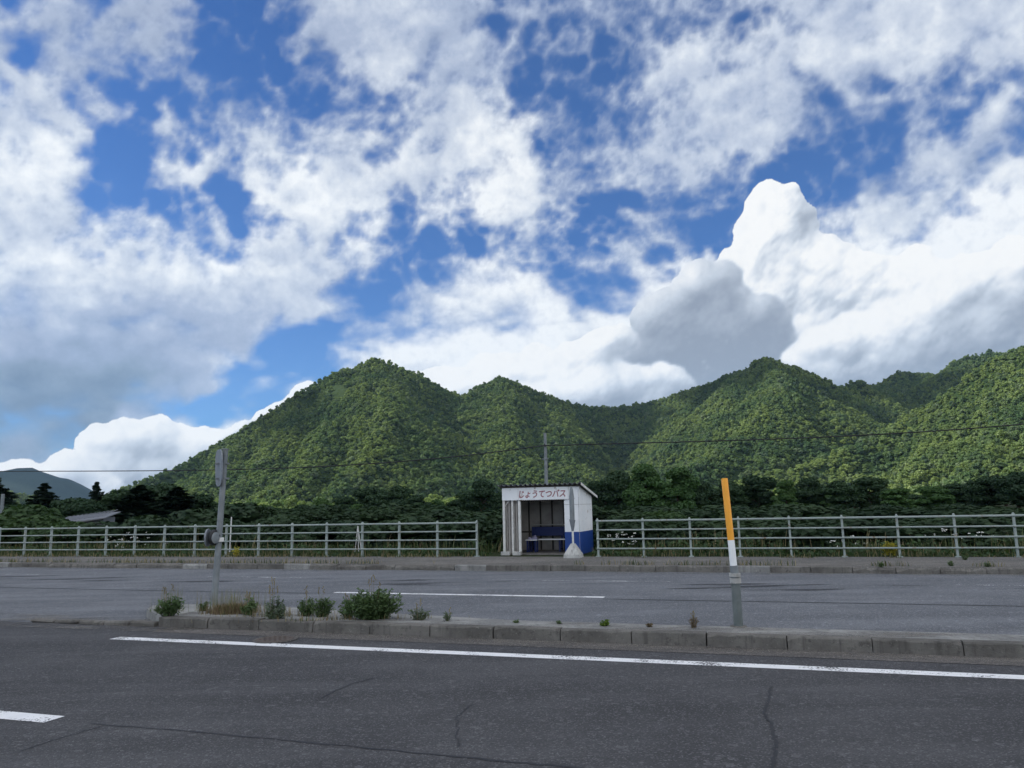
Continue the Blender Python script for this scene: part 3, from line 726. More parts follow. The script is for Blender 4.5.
def build_weeds(M):
    rs = np.random.RandomState(77); pn = Perlin(3)
    # tall weeds behind the railings
    n = 26000; s_ = rs.uniform(-42, 14, n); q = rs.uniform(0, 1, n)**1.4; nn = 23.55+q*8
    keep = ~((s_ > -9.0) & (s_ < -5.5) & (nn < 27.2)); s_, nn = s_[keep], nn[keep]; n = len(s_)
    c = pn.fbm(np.stack([s_*.55, nn*.8, 0*s_], -1), 3)
    h = np.clip(rs.gamma(3., .075, n)+.12+.45*c, .06, 1.0)*np.clip((nn-23.3)*.75, .22, 1.)
    P = np.stack([s_*RX-nn*RY, s_*RY+nn*RX, np.full(n, .08)], 1)
    kind = np.where(rs.uniform(size=n)+c*.5 < .62, 0, np.where(rs.uniform(size=n) < .6, 1, 2))
    V, Q, mi = blades(rs, P, h, .011+.006*rs.uniform(size=n), .45, kind)
    # broad leaves among them
    m = 16000; s2 = rs.uniform(-42, 14, m); n2 = 23.9+rs.uniform(0, 1, m)**1.3*7; k2 = ~((s2 > -9.0) & (s2 < -5.5) & (n2 < 27.2)); s2, n2 = s2[k2], n2[k2]; m = len(s2)
    c2 = pn.fbm(np.stack([s2*.55, n2*.8, 0*s2], -1), 3); z2 = .12+rs.uniform(0, 1, m)*np.clip(.28+.7*c2, .08, .9)
    C = np.stack([s2*RX-n2*RY, s2*RY+n2*RX, z2], 1); V2, Q2 = leaf_quads(C, np.tile([0, -.4, 1.], (m, 1)), np.full(m, .10), rs)
    Vall = np.concatenate([V, V2]); Qall = np.concatenate([Q, Q2+len(V)]); mi = np.concatenate([mi, np.where(rs.uniform(size=m) < .8, 3, 0)])
    me = np_mesh('tall_weeds', Vall, Qall, [M['grass'], M['straw'], M['grass_pale'], M['shrub_leaves']], mi); link('tall_weeds', me, kind='stuff', label='tall weeds and grass growing behind the railings')
    # short growth on the footway edge and along the kerbs
    n = 9000; s_ = rs.uniform(-42, 14, n); r = rs.uniform(size=n)
    nn = np.where(r < .6, 23.28+rs.normal(size=n)*.10, 20.42+np.abs(rs.normal(size=n))*.16)
    dens = pn.fbm(np.stack([s_*.8, nn, 0*s_], -1), 3)+np.where(s_ < -11, .30, -.08)-np.where((s_ > -9.2) & (s_ < -5.2), .5, 0)
    k = dens > 0.02; s_, nn = s_[k], nn[k]; n = len(s_)
    P = np.stack([s_*RX-nn*RY, s_*RY+nn*RX, np.full(n, .14)], 1)
    V, Q, mi = blades(rs, P, rs.uniform(.04, .17, n), np.full(n, .008), .8, np.where(rs.uniform(size=n) < .55, 0, 1))
    me = np_mesh('kerb_grass', V, Q, [M['grass'], M['straw']], mi); link('kerb_grass', me, kind='stuff', label='short grass along the footway and its kerb')
    # white flower heads
    for k, (cx, cy, cnt, sp) in enumerate([(118,541,16,26),(622,538,18,14),(868,540,10,70),(965,535,12,40),(150,538,8,16)]):
        C = []
        for j in range(cnt):
            s0, z0 = at_n(cx+rs.normal()*sp*.5, cy+rs.normal()*4, 24.4+rs.uniform(0, .8)); p = W(s0, 24.4+rs.uniform(0, .6), max(.25, z0)); 
            for q in range(7): C.append([p.x+rs.normal()*.03, p.y+rs.normal()*.03, p.z+rs.normal()*.012])
        V, Q = leaf_quads(np.array(C), np.tile([0, -.6, 1.], (len(C), 1)), np.full(len(C), .034), rs, 1.2, .4)
        n_ = len(C)//7; P = np.array(C)[::7]; V3, Q3, m3 = blades(rs, P*np.array([1, 1, 0])+np.array([0, 0, .1]), P[:, 2]-.1, np.full(n_, .006), .02, np.ones(n_, int))
        me = np_mesh('white_flowers', np.concatenate([V, V3]), np.concatenate([Q, Q3+len(V)]), [M['petal'], M['grass']], np.concatenate([np.zeros(len(Q), int), m3])); link('white_flowers', me, kind='stuff', label='white flower heads among the weeds behind the railing')

def weed_clump(name, p, w, h, seed, mats, label, stems=26, leaf=.03, cat='plant', stiff=.5, tall=0, per=None, group='weeds growing on the median'):
    """a weed: thin stems fanning from the root, small leaves up each"""
    rs = np.random.RandomState(seed); t = thing(name, p, label, cat, group, rotz=0)
    C, N_ = [], []; b = MB(); w *= 1.3; h *= 1.02; stems = int(stems*2.0); leaf *= .82
    for k in range(stems):
        a = rs.uniform(0, 6.283); r = w*.5*rs.uniform(.1, 1)**.6; hh = h*rs.uniform(.45, 1.)*(1-.35*(r/(w*.5))**2)
        r0 = r*.35; P0 = Vector((math.cos(a)*r0, math.sin(a)*r0*.6, 0)); P2 = Vector((math.cos(a)*r, math.sin(a)*r*.6, hh)); P1 = P0.lerp(P2, .5)+Vector((0, 0, hh*.12))
        b.tube([P0, P1, P2], [.004, .003, .0015], 3, False)
        nl = per or max(6, int(hh/leaf*1.6))
        for j in range(nl):
            u = rs.uniform(.08, 1); q = P0.lerp(P1, u*2) if u < .5 else P1.lerp(P2, u*2-1)
            C.append([q.x+rs.normal()*leaf*.8, q.y+rs.normal()*leaf*.8, max(.005, q.z+rs.normal()*leaf*.5)]); N_.append([rs.normal()*.5, rs.normal()*.5, 1])
    b.build('stems', mats[1], t)
    V, Q = leaf_quads(np.array(C), np.array(N_), np.full(len(C), leaf), rs, 2.6, .6); me = np_mesh('leaves', V, Q, [mats[0]]); link('leaves', me, t)
    if tall:
        b = MB()
        for k in range(tall):
            a = rs.uniform(0, 6.283); r = w*.4*rs.uniform(0, 1); hh = h*rs.uniform(1.1, 1.45); b.tube([(math.cos(a)*r*.5, math.sin(a)*r*.3, 0), (math.cos(a)*r, math.sin(a)*r*.5, hh)], [.003, .002], 3, False)
            for j in range(5): b.box((math.cos(a)*r+rs.normal()*.01, math.sin(a)*r*.5+rs.normal()*.01, hh-j*.022), (.012, .012, .018))
        b.build('seed_stalks', mats[2], t)
    return t
# ---------------------------------------------------------------- SCENE
def build_materials():
    M = {}
    M['field'] = soil('field', (.022, .034, .014), (.04, .052, .022))
    M['forest_floor'] = soil('forest_floor', (.018, .035, .010), (.03, .05, .015), .05, .3)
    M['forest'] = foliage('forest_leaves', (.068, .134, .052), (.212, .280, .078), (.15, .20, .12), .30, True, .011)
    M['far_wood'] = soil('far_wood', (.006, .016, .014), (.012, .024, .016), .004, 2.)
    M['dark_needles'] = foliage('dark_needles', (.012, .026, .017), (.018, .034, .020), None, .08)
    M['dark_leaves'] = foliage('dark_leaves', (.021, .047, .023), (.044, .083, .033), None, .14)
    M['mid_leaves'] = foliage('mid_leaves', (.048, .105, .032), (.078, .145, .040), None, .22)
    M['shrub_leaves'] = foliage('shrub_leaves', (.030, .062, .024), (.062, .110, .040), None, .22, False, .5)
    M['shade_leaves'] = foliage('shade_leaves', (.019, .040, .021), (.040, .070, .030), None, .12, False, .5)  # darker copy of the shrub leaves: shade under the trees put into colour
    M['weed_leaves'] = foliage('weed_leaves', (.078, .135, .052), (.125, .180, .075), None, .25, False, .9)
    M['grey_leaves'] = foliage('grey_green_leaves', (.10, .14, .09), (.15, .19, .12), None, .25, False, .9)
    M['lime_leaves'] = foliage('lime_leaves', (.12, .20, .03), (.20, .28, .05), None, .3, False, .9)
    M['grass'] = foliage('grass', (.035, .062, .022), (.062, .092, .032), None, .3, False, .6)
    M['grass_pale'] = foliage('grass_pale', (.12, .15, .07), (.17, .18, .09), None, .3, False, .6)
    M['straw'] = foliage('straw', (.22, .18, .10), (.32, .27, .16), None, .3, False, .8)
    M['brown_straw'] = foliage('brown_straw', (.12, .085, .05), (.20, .15, .09), None, .2, False, .8)
    M['petal'] = foliage('petals', (.70, .72, .68), (.78, .78, .74), None, .3, False, .8)
    M['yellow'] = foliage('goldenrod', (.45, .40, .05), (.55, .48, .07), None, .3, False, .8)
    M['bark'] = soil('bark', (.05, .04, .03), (.09, .075, .055), 6., .02)
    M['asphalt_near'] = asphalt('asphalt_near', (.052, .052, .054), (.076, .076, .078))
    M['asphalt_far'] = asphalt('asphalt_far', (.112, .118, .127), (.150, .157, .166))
    M['footway'] = asphalt('footway', (.105, .102, .095), (.15, .142, .128))
    M['gutter'] = asphalt('gutter', (.085, .080, .074), (.125, .115, .105))
    M['dust'] = new_dust('road_dust')
    M['line'] = paint_line('road_paint', .415); M['line_worn'] = paint_line('worn_road_paint', .525)
    M['tar'] = painted('tar_seam', (.022, .023, .026), (.035, .035, .038), .7)
    M['kerb'] = concrete('kerb_concrete', (.105, .10, .09), (.175, .167, .15))
    M['median'] = concrete('median_concrete', (.20, .20, .19), (.30, .30, .28))
    M['pale_stone'] = concrete('pale_concrete', (.34, .34, .32), (.48, .48, .45))
    M['galv'] = painted('galvanised_steel', (.17, .19, .195), (.25, .27, .275), .55, 5., .7, metal=.2)
    M['sleeve'] = painted('dull_green_grey_steel', (.105, .125, .12), (.16, .18, .175), .6, 7., .7)
    M['rail'] = painted('railing_paint', (.30, .345, .32), (.21, .25, .235), .55, 3., .6, (.20, .12, .06), .25)
    M['white'] = painted('white_paint', (.80, .81, .80), (.66, .69, .70), .5, 1.6, .5, (.30, .22, .15), .15)
    M['post_white'] = painted('weathered_white_wood', (.66, .66, .62), (.45, .45, .42), .7, 5., .6)
    M['blue'] = painted('blue_paint', (.014, .055, .24), (.02, .05, .18), .5, 2., .5)
    M['navy'] = painted('navy_paint', (.008, .018, .085), (.012, .025, .11), .5, 4., .5)
    M['grey_board'] = painted('grey_board', (.38, .36, .33), (.25, .235, .22), .8, 3., .7)
    M['dark_wood'] = painted('dark_wood', (.05, .045, .04), (.08, .07, .06), .8, 5., .5)
    M['roof'] = painted('zinc_roof', (.16, .17, .19), (.11, .11, .12), .5, 3., .6, (.16, .09, .05), .2, metal=.3)
    M['letters'] = painted('faded_red_letters', (.30, .13, .14), (.38, .20, .20), .6, 20., .6)
    M['letter_edge'] = painted('faded_letter_edge', (.52, .42, .42), (.6, .5, .5), .6, 20., .5)
    M['lavender'] = painted('lavender_cloth', (.26, .25, .36), (.38, .37, .46), .9, 12., .6)
    M['sign_back'] = painted('sign_back', (.17, .19, .21), (.24, .26, .28), .5, 6., .6, metal=.2)
    M['orange'] = painted('orange_reflective', (.85, .38, .035), (.78, .31, .03), .38, 4., .5, grime=.1)
    M['pole_white'] = painted('white_reflective', (.80, .82, .80), (.70, .72, .72), .4, 4., .4, grime=.1)
    M['black'] = painted('black_rubber', (.02, .021, .022), (.03, .03, .03), .6)
    M['shed_roof'] = painted('shed_roof', (.20, .21, .225), (.14, .15, .165), .6, 1.5, .6, metal=.1)
    M['shed_wall'] = painted('shed_wall', (.16, .17, .18), (.11, .12, .13), .8, 2., .6)
    return M
def new_dust(name):
    mt, g = new_mat(name); p = pos(g)
    col = g.mix(g.noise(p, 3., 5., .6), (.15, .14, .125), (.26, .245, .22))
    mp = g.n('ShaderNodeMapping'); g.L.new(p, mp.inputs[0]); mp.inputs['Rotation'].default_value = (0, 0, A_ROAD); mp.inputs['Scale'].default_value = (.35, 2.2, 1.)
    a = g.m('MULTIPLY', g.ss(g.noise(mp.outputs[0], 1.6, 7., .62), .42, .66), .75)
    a = g.m('MULTIPLY', a, g.ss(g.noise(p, 60., 4., .6), .35, .6, .35, 1.))
    finish(g, col, .95, None, alpha=a); return mt

def strip(name, s0, s1, n0, n1, z, mat, parts=1, label=None):
    V, Q = [], []; k = 40
    for i in range(k+1):
        s = s0+(s1-s0)*i/k; V += [tuple(W(s, n0, z)), tuple(W(s, n1, z))]
    Q = [(2*i, 2*i+2, 2*i+3, 2*i+1) for i in range(k)]
    me = np_mesh(name, V, Q, [mat]); return link(name, me, kind='structure', label=label or name.replace('_', ' '))
def ribbon(V, Q, pts, w, z, rn, jag=.3):
    b = len(V)
    for i, p in enumerate(pts):
        q = Vector(pts[min(i+1, len(pts)-1)])-Vector(pts[max(i-1, 0)]); q.z = 0; q.normalize(); d = Vector((-q.y, q.x, 0)); ww = w*rn.uniform(1-jag, 1+jag)*(.3 if i in (0, len(pts)-1) else 1)
        for sgn in (-1, 1): p3 = Vector(p)+d*ww*sgn*.5; V.append((p3.x, p3.y, z))
        if i: Q.append((b+2*i-2, b+2*i, b+2*i+1, b+2*i-1))

def build_roads(M):
    rn = random.Random(8)
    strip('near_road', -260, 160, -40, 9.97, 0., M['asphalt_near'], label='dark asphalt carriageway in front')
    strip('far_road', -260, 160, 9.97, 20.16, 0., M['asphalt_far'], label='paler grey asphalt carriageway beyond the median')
    strip('gutter_strip', -8.9, 60, 9.52, 9.96, .004, M['gutter'], label='paler gutter strip along the median kerb')
    strip('road_dust', -60, -8.2, 9.5, 10.7, .008, M['dust'], label='pale grit lying between the two carriageways')
    o = strip('gutter_dust', -9, 60, 9.66, 9.95, .008, M['dust'], label='grit along the median kerb')
    strip('far_gutter_dust', -60, 40, 19.6, 20.1, .004, M['dust'], label='grit along the far kerb')
    S_ = np.linspace(-260, 160, 80); V = [tuple(W(s_, n_, z_)) for s_ in S_ for n_, z_ in ((20.232, -.03), (20.24, .14), (23.62, .14))]
    Q = [(3*i+j, 3*i+3+j, 3*i+4+j, 3*i+1+j) for i in range(79) for j in range(2)]
    link('footway', np_mesh('footway', V, Q, [M['footway']]), kind='structure', label='asphalt footway in front of the railings')
    # painted lines
    V, Q = [], []
    def dash(s0, s1, n, w, z=.004):
        k = max(1, int((s1-s0)/1.)); b = len(V)
        for i in range(k+1):
            s = s0+(s1-s0)*i/k; V.append(tuple(W(s, n-w/2, z))); V.append(tuple(W(s, n+w/2, z)))
        for i in range(k): Q.append((b+2*i, b+2*i+2, b+2*i+3, b+2*i+1))
    dash(-9.0, 60, 8.95, .20); dash(-30, -6.02, 5.38, .21)
    for k in range(-5, 6): dash(-8.93+k*17.1, -3.15+k*17.1, 14.68, .17)
    me = np_mesh('road_markings', V, Q, [M['line']]); link('road_markings', me, kind='structure', label='white painted lane lines')
    V, Q = [], []
    for a, b_ in ((-60, -20.8), (-14.7, -11.5), (-6.6, -2.3), (3.3, 12), (15, 40)): dash(a, b_, 17.7, .12)
    me = np_mesh('worn_road_markings', V, Q, [M['line_worn']]); link('worn_road_markings', me, kind='structure', label='worn edge line on the far carriageway')
    # tar seams and cracks
    V, Q = [], []
    def path(px, w, jit=.02, z=.003, n=14):
        P = [gnd(*p) for p in px]; out = []
        for a, b_ in zip(P[:-1], P[1:]):
            for i in range(n): t = i/n; q = a.lerp(b_, t); out.append((q.x+rn.uniform(-jit, jit), q.y+rn.uniform(-jit, jit), 0))
        out.append(tuple(P[-1])); ribbon(V, Q, out, w, z, rn)
    for a, b_ in ((-60, -9.1), (-3.1, 40)):
        s = a; pts = []
        while s < b_: pts.append(tuple(W(s, 14.46+rn.uniform(-.012, .012)+.03*math.sin(s*.6)))); s += .25
        ribbon(V, Q, pts, .085, .003, rn, .25)
    pts = []; s = -5.6
    while s < 30: pts.append(tuple(W(s, 5.36+rn.uniform(-.012, .012)+.02*math.sin(s*1.1)))); s += .09
    ribbon(V, Q, pts, .024, .003, rn, .7)
    path([(772,686),(768,700),(764,714),(773,726),(776,745),(772,768)], .024, .016)
    path([(374,678),(352,684),(338,690),(320,698)], .024, .016)
    path([(472,704),(458,716),(457,748)], .013, .02)
    path([(104,726),(60,738),(20,752)], .013, .02)
    path([(392,704),(372,707)], .007, .01)
    me = np_mesh('road_cracks', V, Q, [M['tar']]); link('road_cracks', me, kind='structure', label='cracks and tar seams in the asphalt')
    # darker patches scrubbed into the far lane
    mt, g = new_mat('oil_stain'); p = pos(g); mp = g.n('ShaderNodeMapping'); g.L.new(p, mp.inputs[0]); mp.inputs['Rotation'].default_value = (0, 0, A_ROAD); mp.inputs['Scale'].default_value = (.22, 1.3, 1.)
    finish(g, (.045, .047, .052), .8, None, alpha=g.ss(g.noise(mp.outputs[0], 1.3, 6., .6), .52, .68, 0., .75))
    strip('road_stains', -40, 30, 16.2, 17.55, .004, mt, label='dark stains in the far lane')

    # median kerb: blocks with open joints
    def blocks(name, a, b_, n0, z1, wid, seed, broken=(), step=.92, mats=None, label=None, gap=.009):
        r2 = random.Random(seed); mb = MB(); s = a
        while s < b_:
            L = step*r2.uniform(.985, 1.0); h = z1+r2.uniform(-.006, .006); brk = any(u < s < v for u, v in broken)
            mb.m = 1 if (mats and len(mats) > 1 and r2.random() < .22) else 0
            if brk: h += r2.uniform(-.035, .0)
            dn = r2.uniform(-.008, .008)+(r2.uniform(-.05, .02) if brk else 0)
            # a block whose upper front arris is worn in short steps
            k = 7; vs, fs = [], []
            for i in range(k+1):
                t = i/k; x = s+gap/2+(L-gap)*t; end = (i in (0, k)); ch = r2.uniform(.008, .022)+(.03 if end and r2.random() < .35 else 0)+(r2.uniform(0, .05) if brk else 0)
                for (nn, zz) in ((n0+dn, -.05), (n0+dn+.004, h-ch), (n0+dn+ch, h), (n0+wid+.015, h+.001), (n0+wid+.015, -.05)): vs.append(tuple(W(x, nn, zz)))
            for i in range(k):
                for j in range(4): q = i*5+j; fs.append((q, q+5, q+6, q+1))
            fs += [(0, 1, 2, 3, 4), tuple(k*5+j for j in (4, 3, 2, 1, 0))]
            mb.add(vs, fs); s += step
        return mb.build(name, mats or M['kerb'], None, kind='structure', label=label)
    blocks('median_kerb', -9.17, 40, 9.96, .15, .15, 4, label='concrete kerb of the median', mats=[M['kerb'], M['kerb']])
    blocks('far_kerb', -60, 40, 20.12, .15, .14, 5, broken=((-13.2, -9.), (.8, 6.5), (-24, -17)), mats=[M['kerb'], M['median']], label='worn concrete kerb of the far footway')
    # median top and its rounded left end
    back = lambda s: 10.66 if s > -3.5 else 10.66+(min(1, (-3.5-s)/5.))*.85
    edge = [(-9.2, 10.10), (-9.75, 10.45), (-10.25, 10.85), (-10.5, 11.25), (-10.2, 11.5)]
    mb = MB(); top = []; S = [-9.2+i*.5 for i in range(100)]
    vs = [tuple(W(s, 10.10, .142)) for s in S]+[tuple(W(s, back(s), .142)) for s in S]; n = len(S)
    mb.add(vs, [(i, i+1, n+i+1, n+i) for i in range(n-1)])
    mb.add([tuple(W(-9.2, 10.10, .142))]+[tuple(W(s, nn, .13)) for s, nn in edge[1:]]+[tuple(W(-9.2, back(-9.2), .142))], [(0, 5, 4, 3, 2, 1)])
    vs = [tuple(W(s, back(s), .142)) for s in S]+[tuple(W(s, back(s)+.02, -.02)) for s in S]; mb.add(vs, [(i, i+1, n+i+1, n+i) for i in range(n-1)])
    e2 = [edge[0]]+edge[1:]+[(-9.2, back(-9.2))]; vs = [tuple(W(s, nn, .135)) for s, nn in e2]+[tuple(W(s-.02, nn, -.02)) for s, nn in e2]; k = len(e2)
    mb.add(vs, [(i, i+1, k+i+1, k+i) for i in range(k-1)])
    mb.build('median', M['median'], None, kind='structure', label='narrow concrete median between the carriageways')
    # soil and grit on it
    strip('median_dust', -9.1, 40, 10.14, 10.6, .146, M['dust'], label='grit and soil on the median top')
    # low worn kerb stubs running out to the left
    mb = MB(); r2 = random.Random(2)
    for i in range(5):
        s = -11.75+i*.52; mb.box(W(s+.2, 10.02+.03*i*0, .02), (.46, .16, .045+.012*i), Matrix.Rotation(-A_ROAD+r2.uniform(-.06, .06), 3, 'Z') @ Matrix.Rotation(r2.uniform(-.04, .04), 3, 'Y'), bev=.02)
    mb.build('kerb_stub', M['kerb'], None, kind='structure', label='broken low kerb stones at the left end of the median')

def build_railing(M, name, s0, s1, label, phase, tail=None):
    t = thing(name, W(s0, 23.55, .14), label, 'railing'); n = 23.55
    L = s1-s0; k = 0; s = phase
    while s <= L+.01:
        b = MB(); b.box((s, 0, .56), (.055, .075, 1.12)); b.box((s, 0, .012), (.14, .16, .024)); b.box((s, 0, 1.135), (.05, .07, .03), taper=.6)
        for z in (.245, .53, .80, 1.07): b.tube([(s-.03, -.045, z), (s+.03, -.045, z)], .036, 8)
        b.build('post', M['rail'], t); s += 1.385
    for z in (.245, .53, .80, 1.07):
        b = MB(); r = .030 if z > 1 else .024; pts = [(min(L, x), -.05, z) for x in np.arange(-.03, L+.01, 2.77)]; pts[-1] = (L+.03, -.05, z); b.tube(pts, r, 10); b.build('rail', M['rail'], t)
    return t

def build_shelter(M):
    nf = 24.30
    sL, zb = at_n(504, 553, nf); sR, _ = at_n(581.3, 553, nf); z0 = .14
    so, _ = at_n(565, 530, nf); sp2, _ = at_n(520, 530, nf); sp1, _ = at_n(513, 530, nf)
    _, zt = at_n(545, 486.5, nf); _, zs = at_n(545, 500.0, nf); _, zblue = at_n(573, 531.8, nf); ztl = zt-z0; Wd = sR-sL; dep = 1.75
    print('shelter', sL, sR, Wd, zt, zs, zblue)
    t = thing('bus_shelter', W(sL, nf, z0), 'small white bus shelter with blue base, corrugated roof and lettered fascia', 'bus shelter')
    H = ztl; hb = zblue-z0; hs = zs-z0; xo = so-sL; x2 = sp2-sL; x1 = sp1-sL; back_h = H-.30
    P = lambda name, m, f: (lambda b: (f(b), b.build(name, m, t))[1])(MB())
    T = .035
    def panel(b, x0, x1_, y, z0_, z1_, th=T): b.box(((x0+x1_)/2, y, (z0_+z1_)/2), (x1_-x0, th, z1_-z0_))
    # front right panel: white above, blue below; seams between the sheets
    def f(b):
        b.m = 0; panel(b, xo, Wd-.002, 0, hb, H-.02); b.m = 1; panel(b, xo-.004, Wd-.0, 0, .02, hb-.003, T+.006)
        b.m = 2; b.box(((xo+Wd)/2, -T/2-.003, hs-.16), (Wd-xo, .006, .010)); b.box((Wd-.03, -T/2-.003, H*.5), (.010, .006, H*.9))
    P('front_panel', [M['white'], M['blue'], M['grey_board']], f)
    # side walls: sloping top
    def side(b, x):
        def wall(za, zb_a, zb_b, th, m):
            b.m = m; vs = [(x-th/2, .02, za), (x+th/2, .02, za), (x+th/2, dep, za), (x-th/2, dep, za), (x-th/2, .02, zb_a), (x+th/2, .02, zb_a), (x+th/2, dep, zb_b), (x-th/2, dep, zb_b)]
            b.add(vs, [(3, 2, 1, 0), (4, 5, 6, 7), (0, 1, 5, 4), (1, 2, 6, 5), (2, 3, 7, 6), (3, 0, 4, 7)])
        return wall
    def f(b):
        w = side(b, Wd-.02); w(hb, H-.02, back_h-.02, .04, 0); w(.02, hb-.003, hb-.003, .046, 1); b.m = 2; b.box((Wd+.003, dep/2, hs-.16), (.006, dep*.96, .010))
    P('side_wall', [M['white'], M['blue'], M['grey_board']], f)
    def f(b):
        w = side(b, .02); w(.02, H-.02, back_h-.02, .03, 0)
    P('side_wall', [M['grey_board']], f)
    def f(b):
        b.m = 0; panel(b, .04, Wd-.04, dep, .35, back_h-.03, .03); b.m = 0; panel(b, .04, Wd-.04, dep, .02, .345, .03)
        b.m = 1
        for k in range(6): b.box((.35+k*.42, dep-.035, back_h/2), (.05, .04, back_h-.1))
        b.box((Wd/2, dep-.03, hb-.05), (Wd-.1, .03, .05))
    P('back_wall', [M['grey_board'], M['dark_wood']], f)
    P('floor', M['footway'], lambda b: b.box((Wd/2, dep/2, .02), (Wd-.02, dep, .05), bev=.008))
    # left bay: slats between white posts
    def f(b):
        x = .09
        while x < x2-.06: b.box((x, .10, hs/2+.01), (.062, .016, hs-.04)); x += .085
        b.box((x2/2, .115, hs*.5), (x2, .02, .05))
    P('slat_screen', M['grey_board'], f)
    for x, w in ((.03, .075), (x1, .05), (x2, .085)): P('post', M['post_white'], lambda b, x=x, w=w: b.box((x, -.002, hs/2), (w, .07, hs)))
    P('brace', M['post_white'], lambda b: b.tube([(.04, .03, hs-.20), (.18, .03, hs-.02)], .018, 6))
    # fascia with the lettering
    sb = P('sign_board', [M['white'], M['grey_board']], lambda b: (b.box(((xo+.02)/2+.06, -.04, (H+hs)/2+.005), (xo+.16, .04, H-hs-.012)), setattr(b, 'm', 1), b.box((.55, -.062, (H+hs)/2), (.006, .004, H-hs-.03))))
    cu = bpy.data.curves.new('lettering', 'FONT'); cu.body = 'じょうてつバス'; cu.size = 1; cu.extrude = .004; cu.offset = .025; cu.space_character = 1.0; cu.shear = .18
    ob = bpy.data.objects.new('lettering_source', cu); SC.objects.link(ob); bpy.context.view_layer.update()
    me = bpy.data.meshes.new_from_object(ob.evaluated_get(bpy.context.evaluated_depsgraph_get())); bpy.data.objects.remove(ob)
    co = np.zeros(len(me.vertices)*3, np.float32); me.vertices.foreach_get('co', co); co = co.reshape(-1, 3); print('letters', co.min(0), co.max(0), len(co))
    sA, _ = at_n(519.5, 494, nf); sB, _ = at_n(566, 494, nf); _, za = at_n(543, 497.6, nf); _, zb_ = at_n(543, 489.8, nf)
    mn, mxx = co.min(0), co.max(0); X = (co[:, 0]-mn[0])/(mxx[0]-mn[0])*(sB-sA)+sA-sL; Zc = (co[:, 1]-mn[1])/(mxx[1]-mn[1])*(zb_-za)+za-z0
    out = np.stack([X, -.062-co[:, 2]*1., Zc], 1); me.vertices.foreach_set('co', out.astype(np.float32).ravel()); me.materials.clear(); me.materials.append(M['letters']); me.update()
    link('lettering', me, sb)
    # corrugated awning edge under the fascia, coloured dark for the ragged shadow there
    def wave(b, x0, x1_, ya, za_, yb, zb2, amp, per, th=.008, seg=8):
        n = int((x1_-x0)/per*seg); vs = []
        for i in range(n+1):
            x = x0+(x1_-x0)*i/n; w = amp*math.cos(2*math.pi*(x-x0)/per)
            d = Vector((0, yb-ya, zb2-za_)).normalized(); nrm = Vector((0, -d.z, d.y))
            for (y, z) in ((ya, za_), (yb, zb2)):
                for q in (0, th): p = Vector((x, y, z))+nrm*(w+q); vs.append(p)
        fs = []
        for i in range(n):
            a = i*4; c = a+4; fs += [(a, c, c+2, a+2), (a+1, a+3, c+3, c+1), (a, a+1, c+1, c), (a+2, c+2, c+3, a+3)]
        b.add(vs, fs, False)
    P('shadow_strip', M['dark_wood'], lambda b: wave(b, x2, xo+.02, -.055, hs-.004, -.005, hs-.035, .012, .075))
    rs0, rs1 = -.14, Wd+.12
    roof = P('roof', M['roof'], lambda b: wave(b, rs0, rs1, -.22, H+.07, dep+.30, back_h-.03, .028, .165))
    b = MB(); b.box(((rs0+rs1)/2, -.05, H+.005), (rs1-rs0-.1, .05, .05)); b.box(((rs0+rs1)/2, dep+.0, back_h-.03), (rs1-rs0-.1, .05, .05)); b.build('purlin', M['dark_wood'], roof)
    b = MB(); 
    for xx in (rs1+.008,):
        pa, pb = Vector((xx, -.24, H+.06)), Vector((xx, dep+.32, back_h-.045)); d = Vector((.008, 0, 0)); u = Vector((0, 0, .05))
        b.add([pa-d-u, pa+d-u, pb+d-u, pb-d-u, pa-d+u*.6, pa+d+u*.6, pb+d+u*.6, pb-d+u*.6], [(3, 2, 1, 0), (4, 5, 6, 7), (0, 1, 5, 4), (1, 2, 6, 5), (2, 3, 7, 6), (3, 0, 4, 7)])
    b.build('barge_board', M['post_white'], roof)

    # bench inside
    bx0, bx1 = at_n(531, 545, nf+1.2)[0]-sL, at_n(566, 545, nf+1.2)[0]-sL
    tb = thing('bench', W(sL+bx0, nf+1.15, z0+.045), 'long navy blue bench with a solid backrest inside the shelter', 'bench'); L = Wd-.1-bx0
    MB().box((L/2, 0, .40), (L, .36, .035), bev=.006).build('seat', M['white'], tb)
    MB().box((L/2, .21, .66), (L, .03, .30), bev=.006).build('backrest', M['navy'], tb)
    for x in (.08, L*.55, L-.1):
        b = MB(); b.box((x, -.13, .19), (.06, .06, .38)); b.box((x, .13, .19), (.06, .06, .38)); b.box((x, 0, .10), (.05, .24, .04)); b.box((x, .19, .55), (.05, .03, .5)); b.build('leg', M['navy'], tb)
    MB().box((L/2, .0, .035), (L, .05, .04)).build('foot_rail', M['dark_wood'], tb)
    MB().box((Wd*.5-bx0+.25, 0, 0), (L*1.02, .14, .03), bev=.004)
    lg = MB(); lg.box((L/2, .42, .87), (L, .12, .035), bev=.005); lg.build('shelf_board', M['pale_stone'], tb)
    ts = thing('stool', W(sL+x2+.02, nf+.75, z0+.045), 'small dark stool beside the bench, topped by a lavender cushion', 'stool')
    MB().box((.16, 0, .40), (.40, .30, .03), bev=.006).build('seat', M['white'], ts)
    for x in (.02, .30):
        for y in (-.11, .11): MB().box((x, y, .19), (.045, .045, .38)).build('leg', M['navy'], ts)
    b = MB(); rs = np.random.RandomState(4); vs, fs = [], []
    for i in range(9):
        for j in range(7):
            u, v = i/8, j/6; e = min(u, 1-u, v, 1-v)*4; vs.append((.02+.34*u+rs.normal()*.008, -.12+.26*v+rs.normal()*.008, .418+.13*min(1, e)*(.55+.45*math.sin(u*7+v*5))+.02*rs.uniform()))
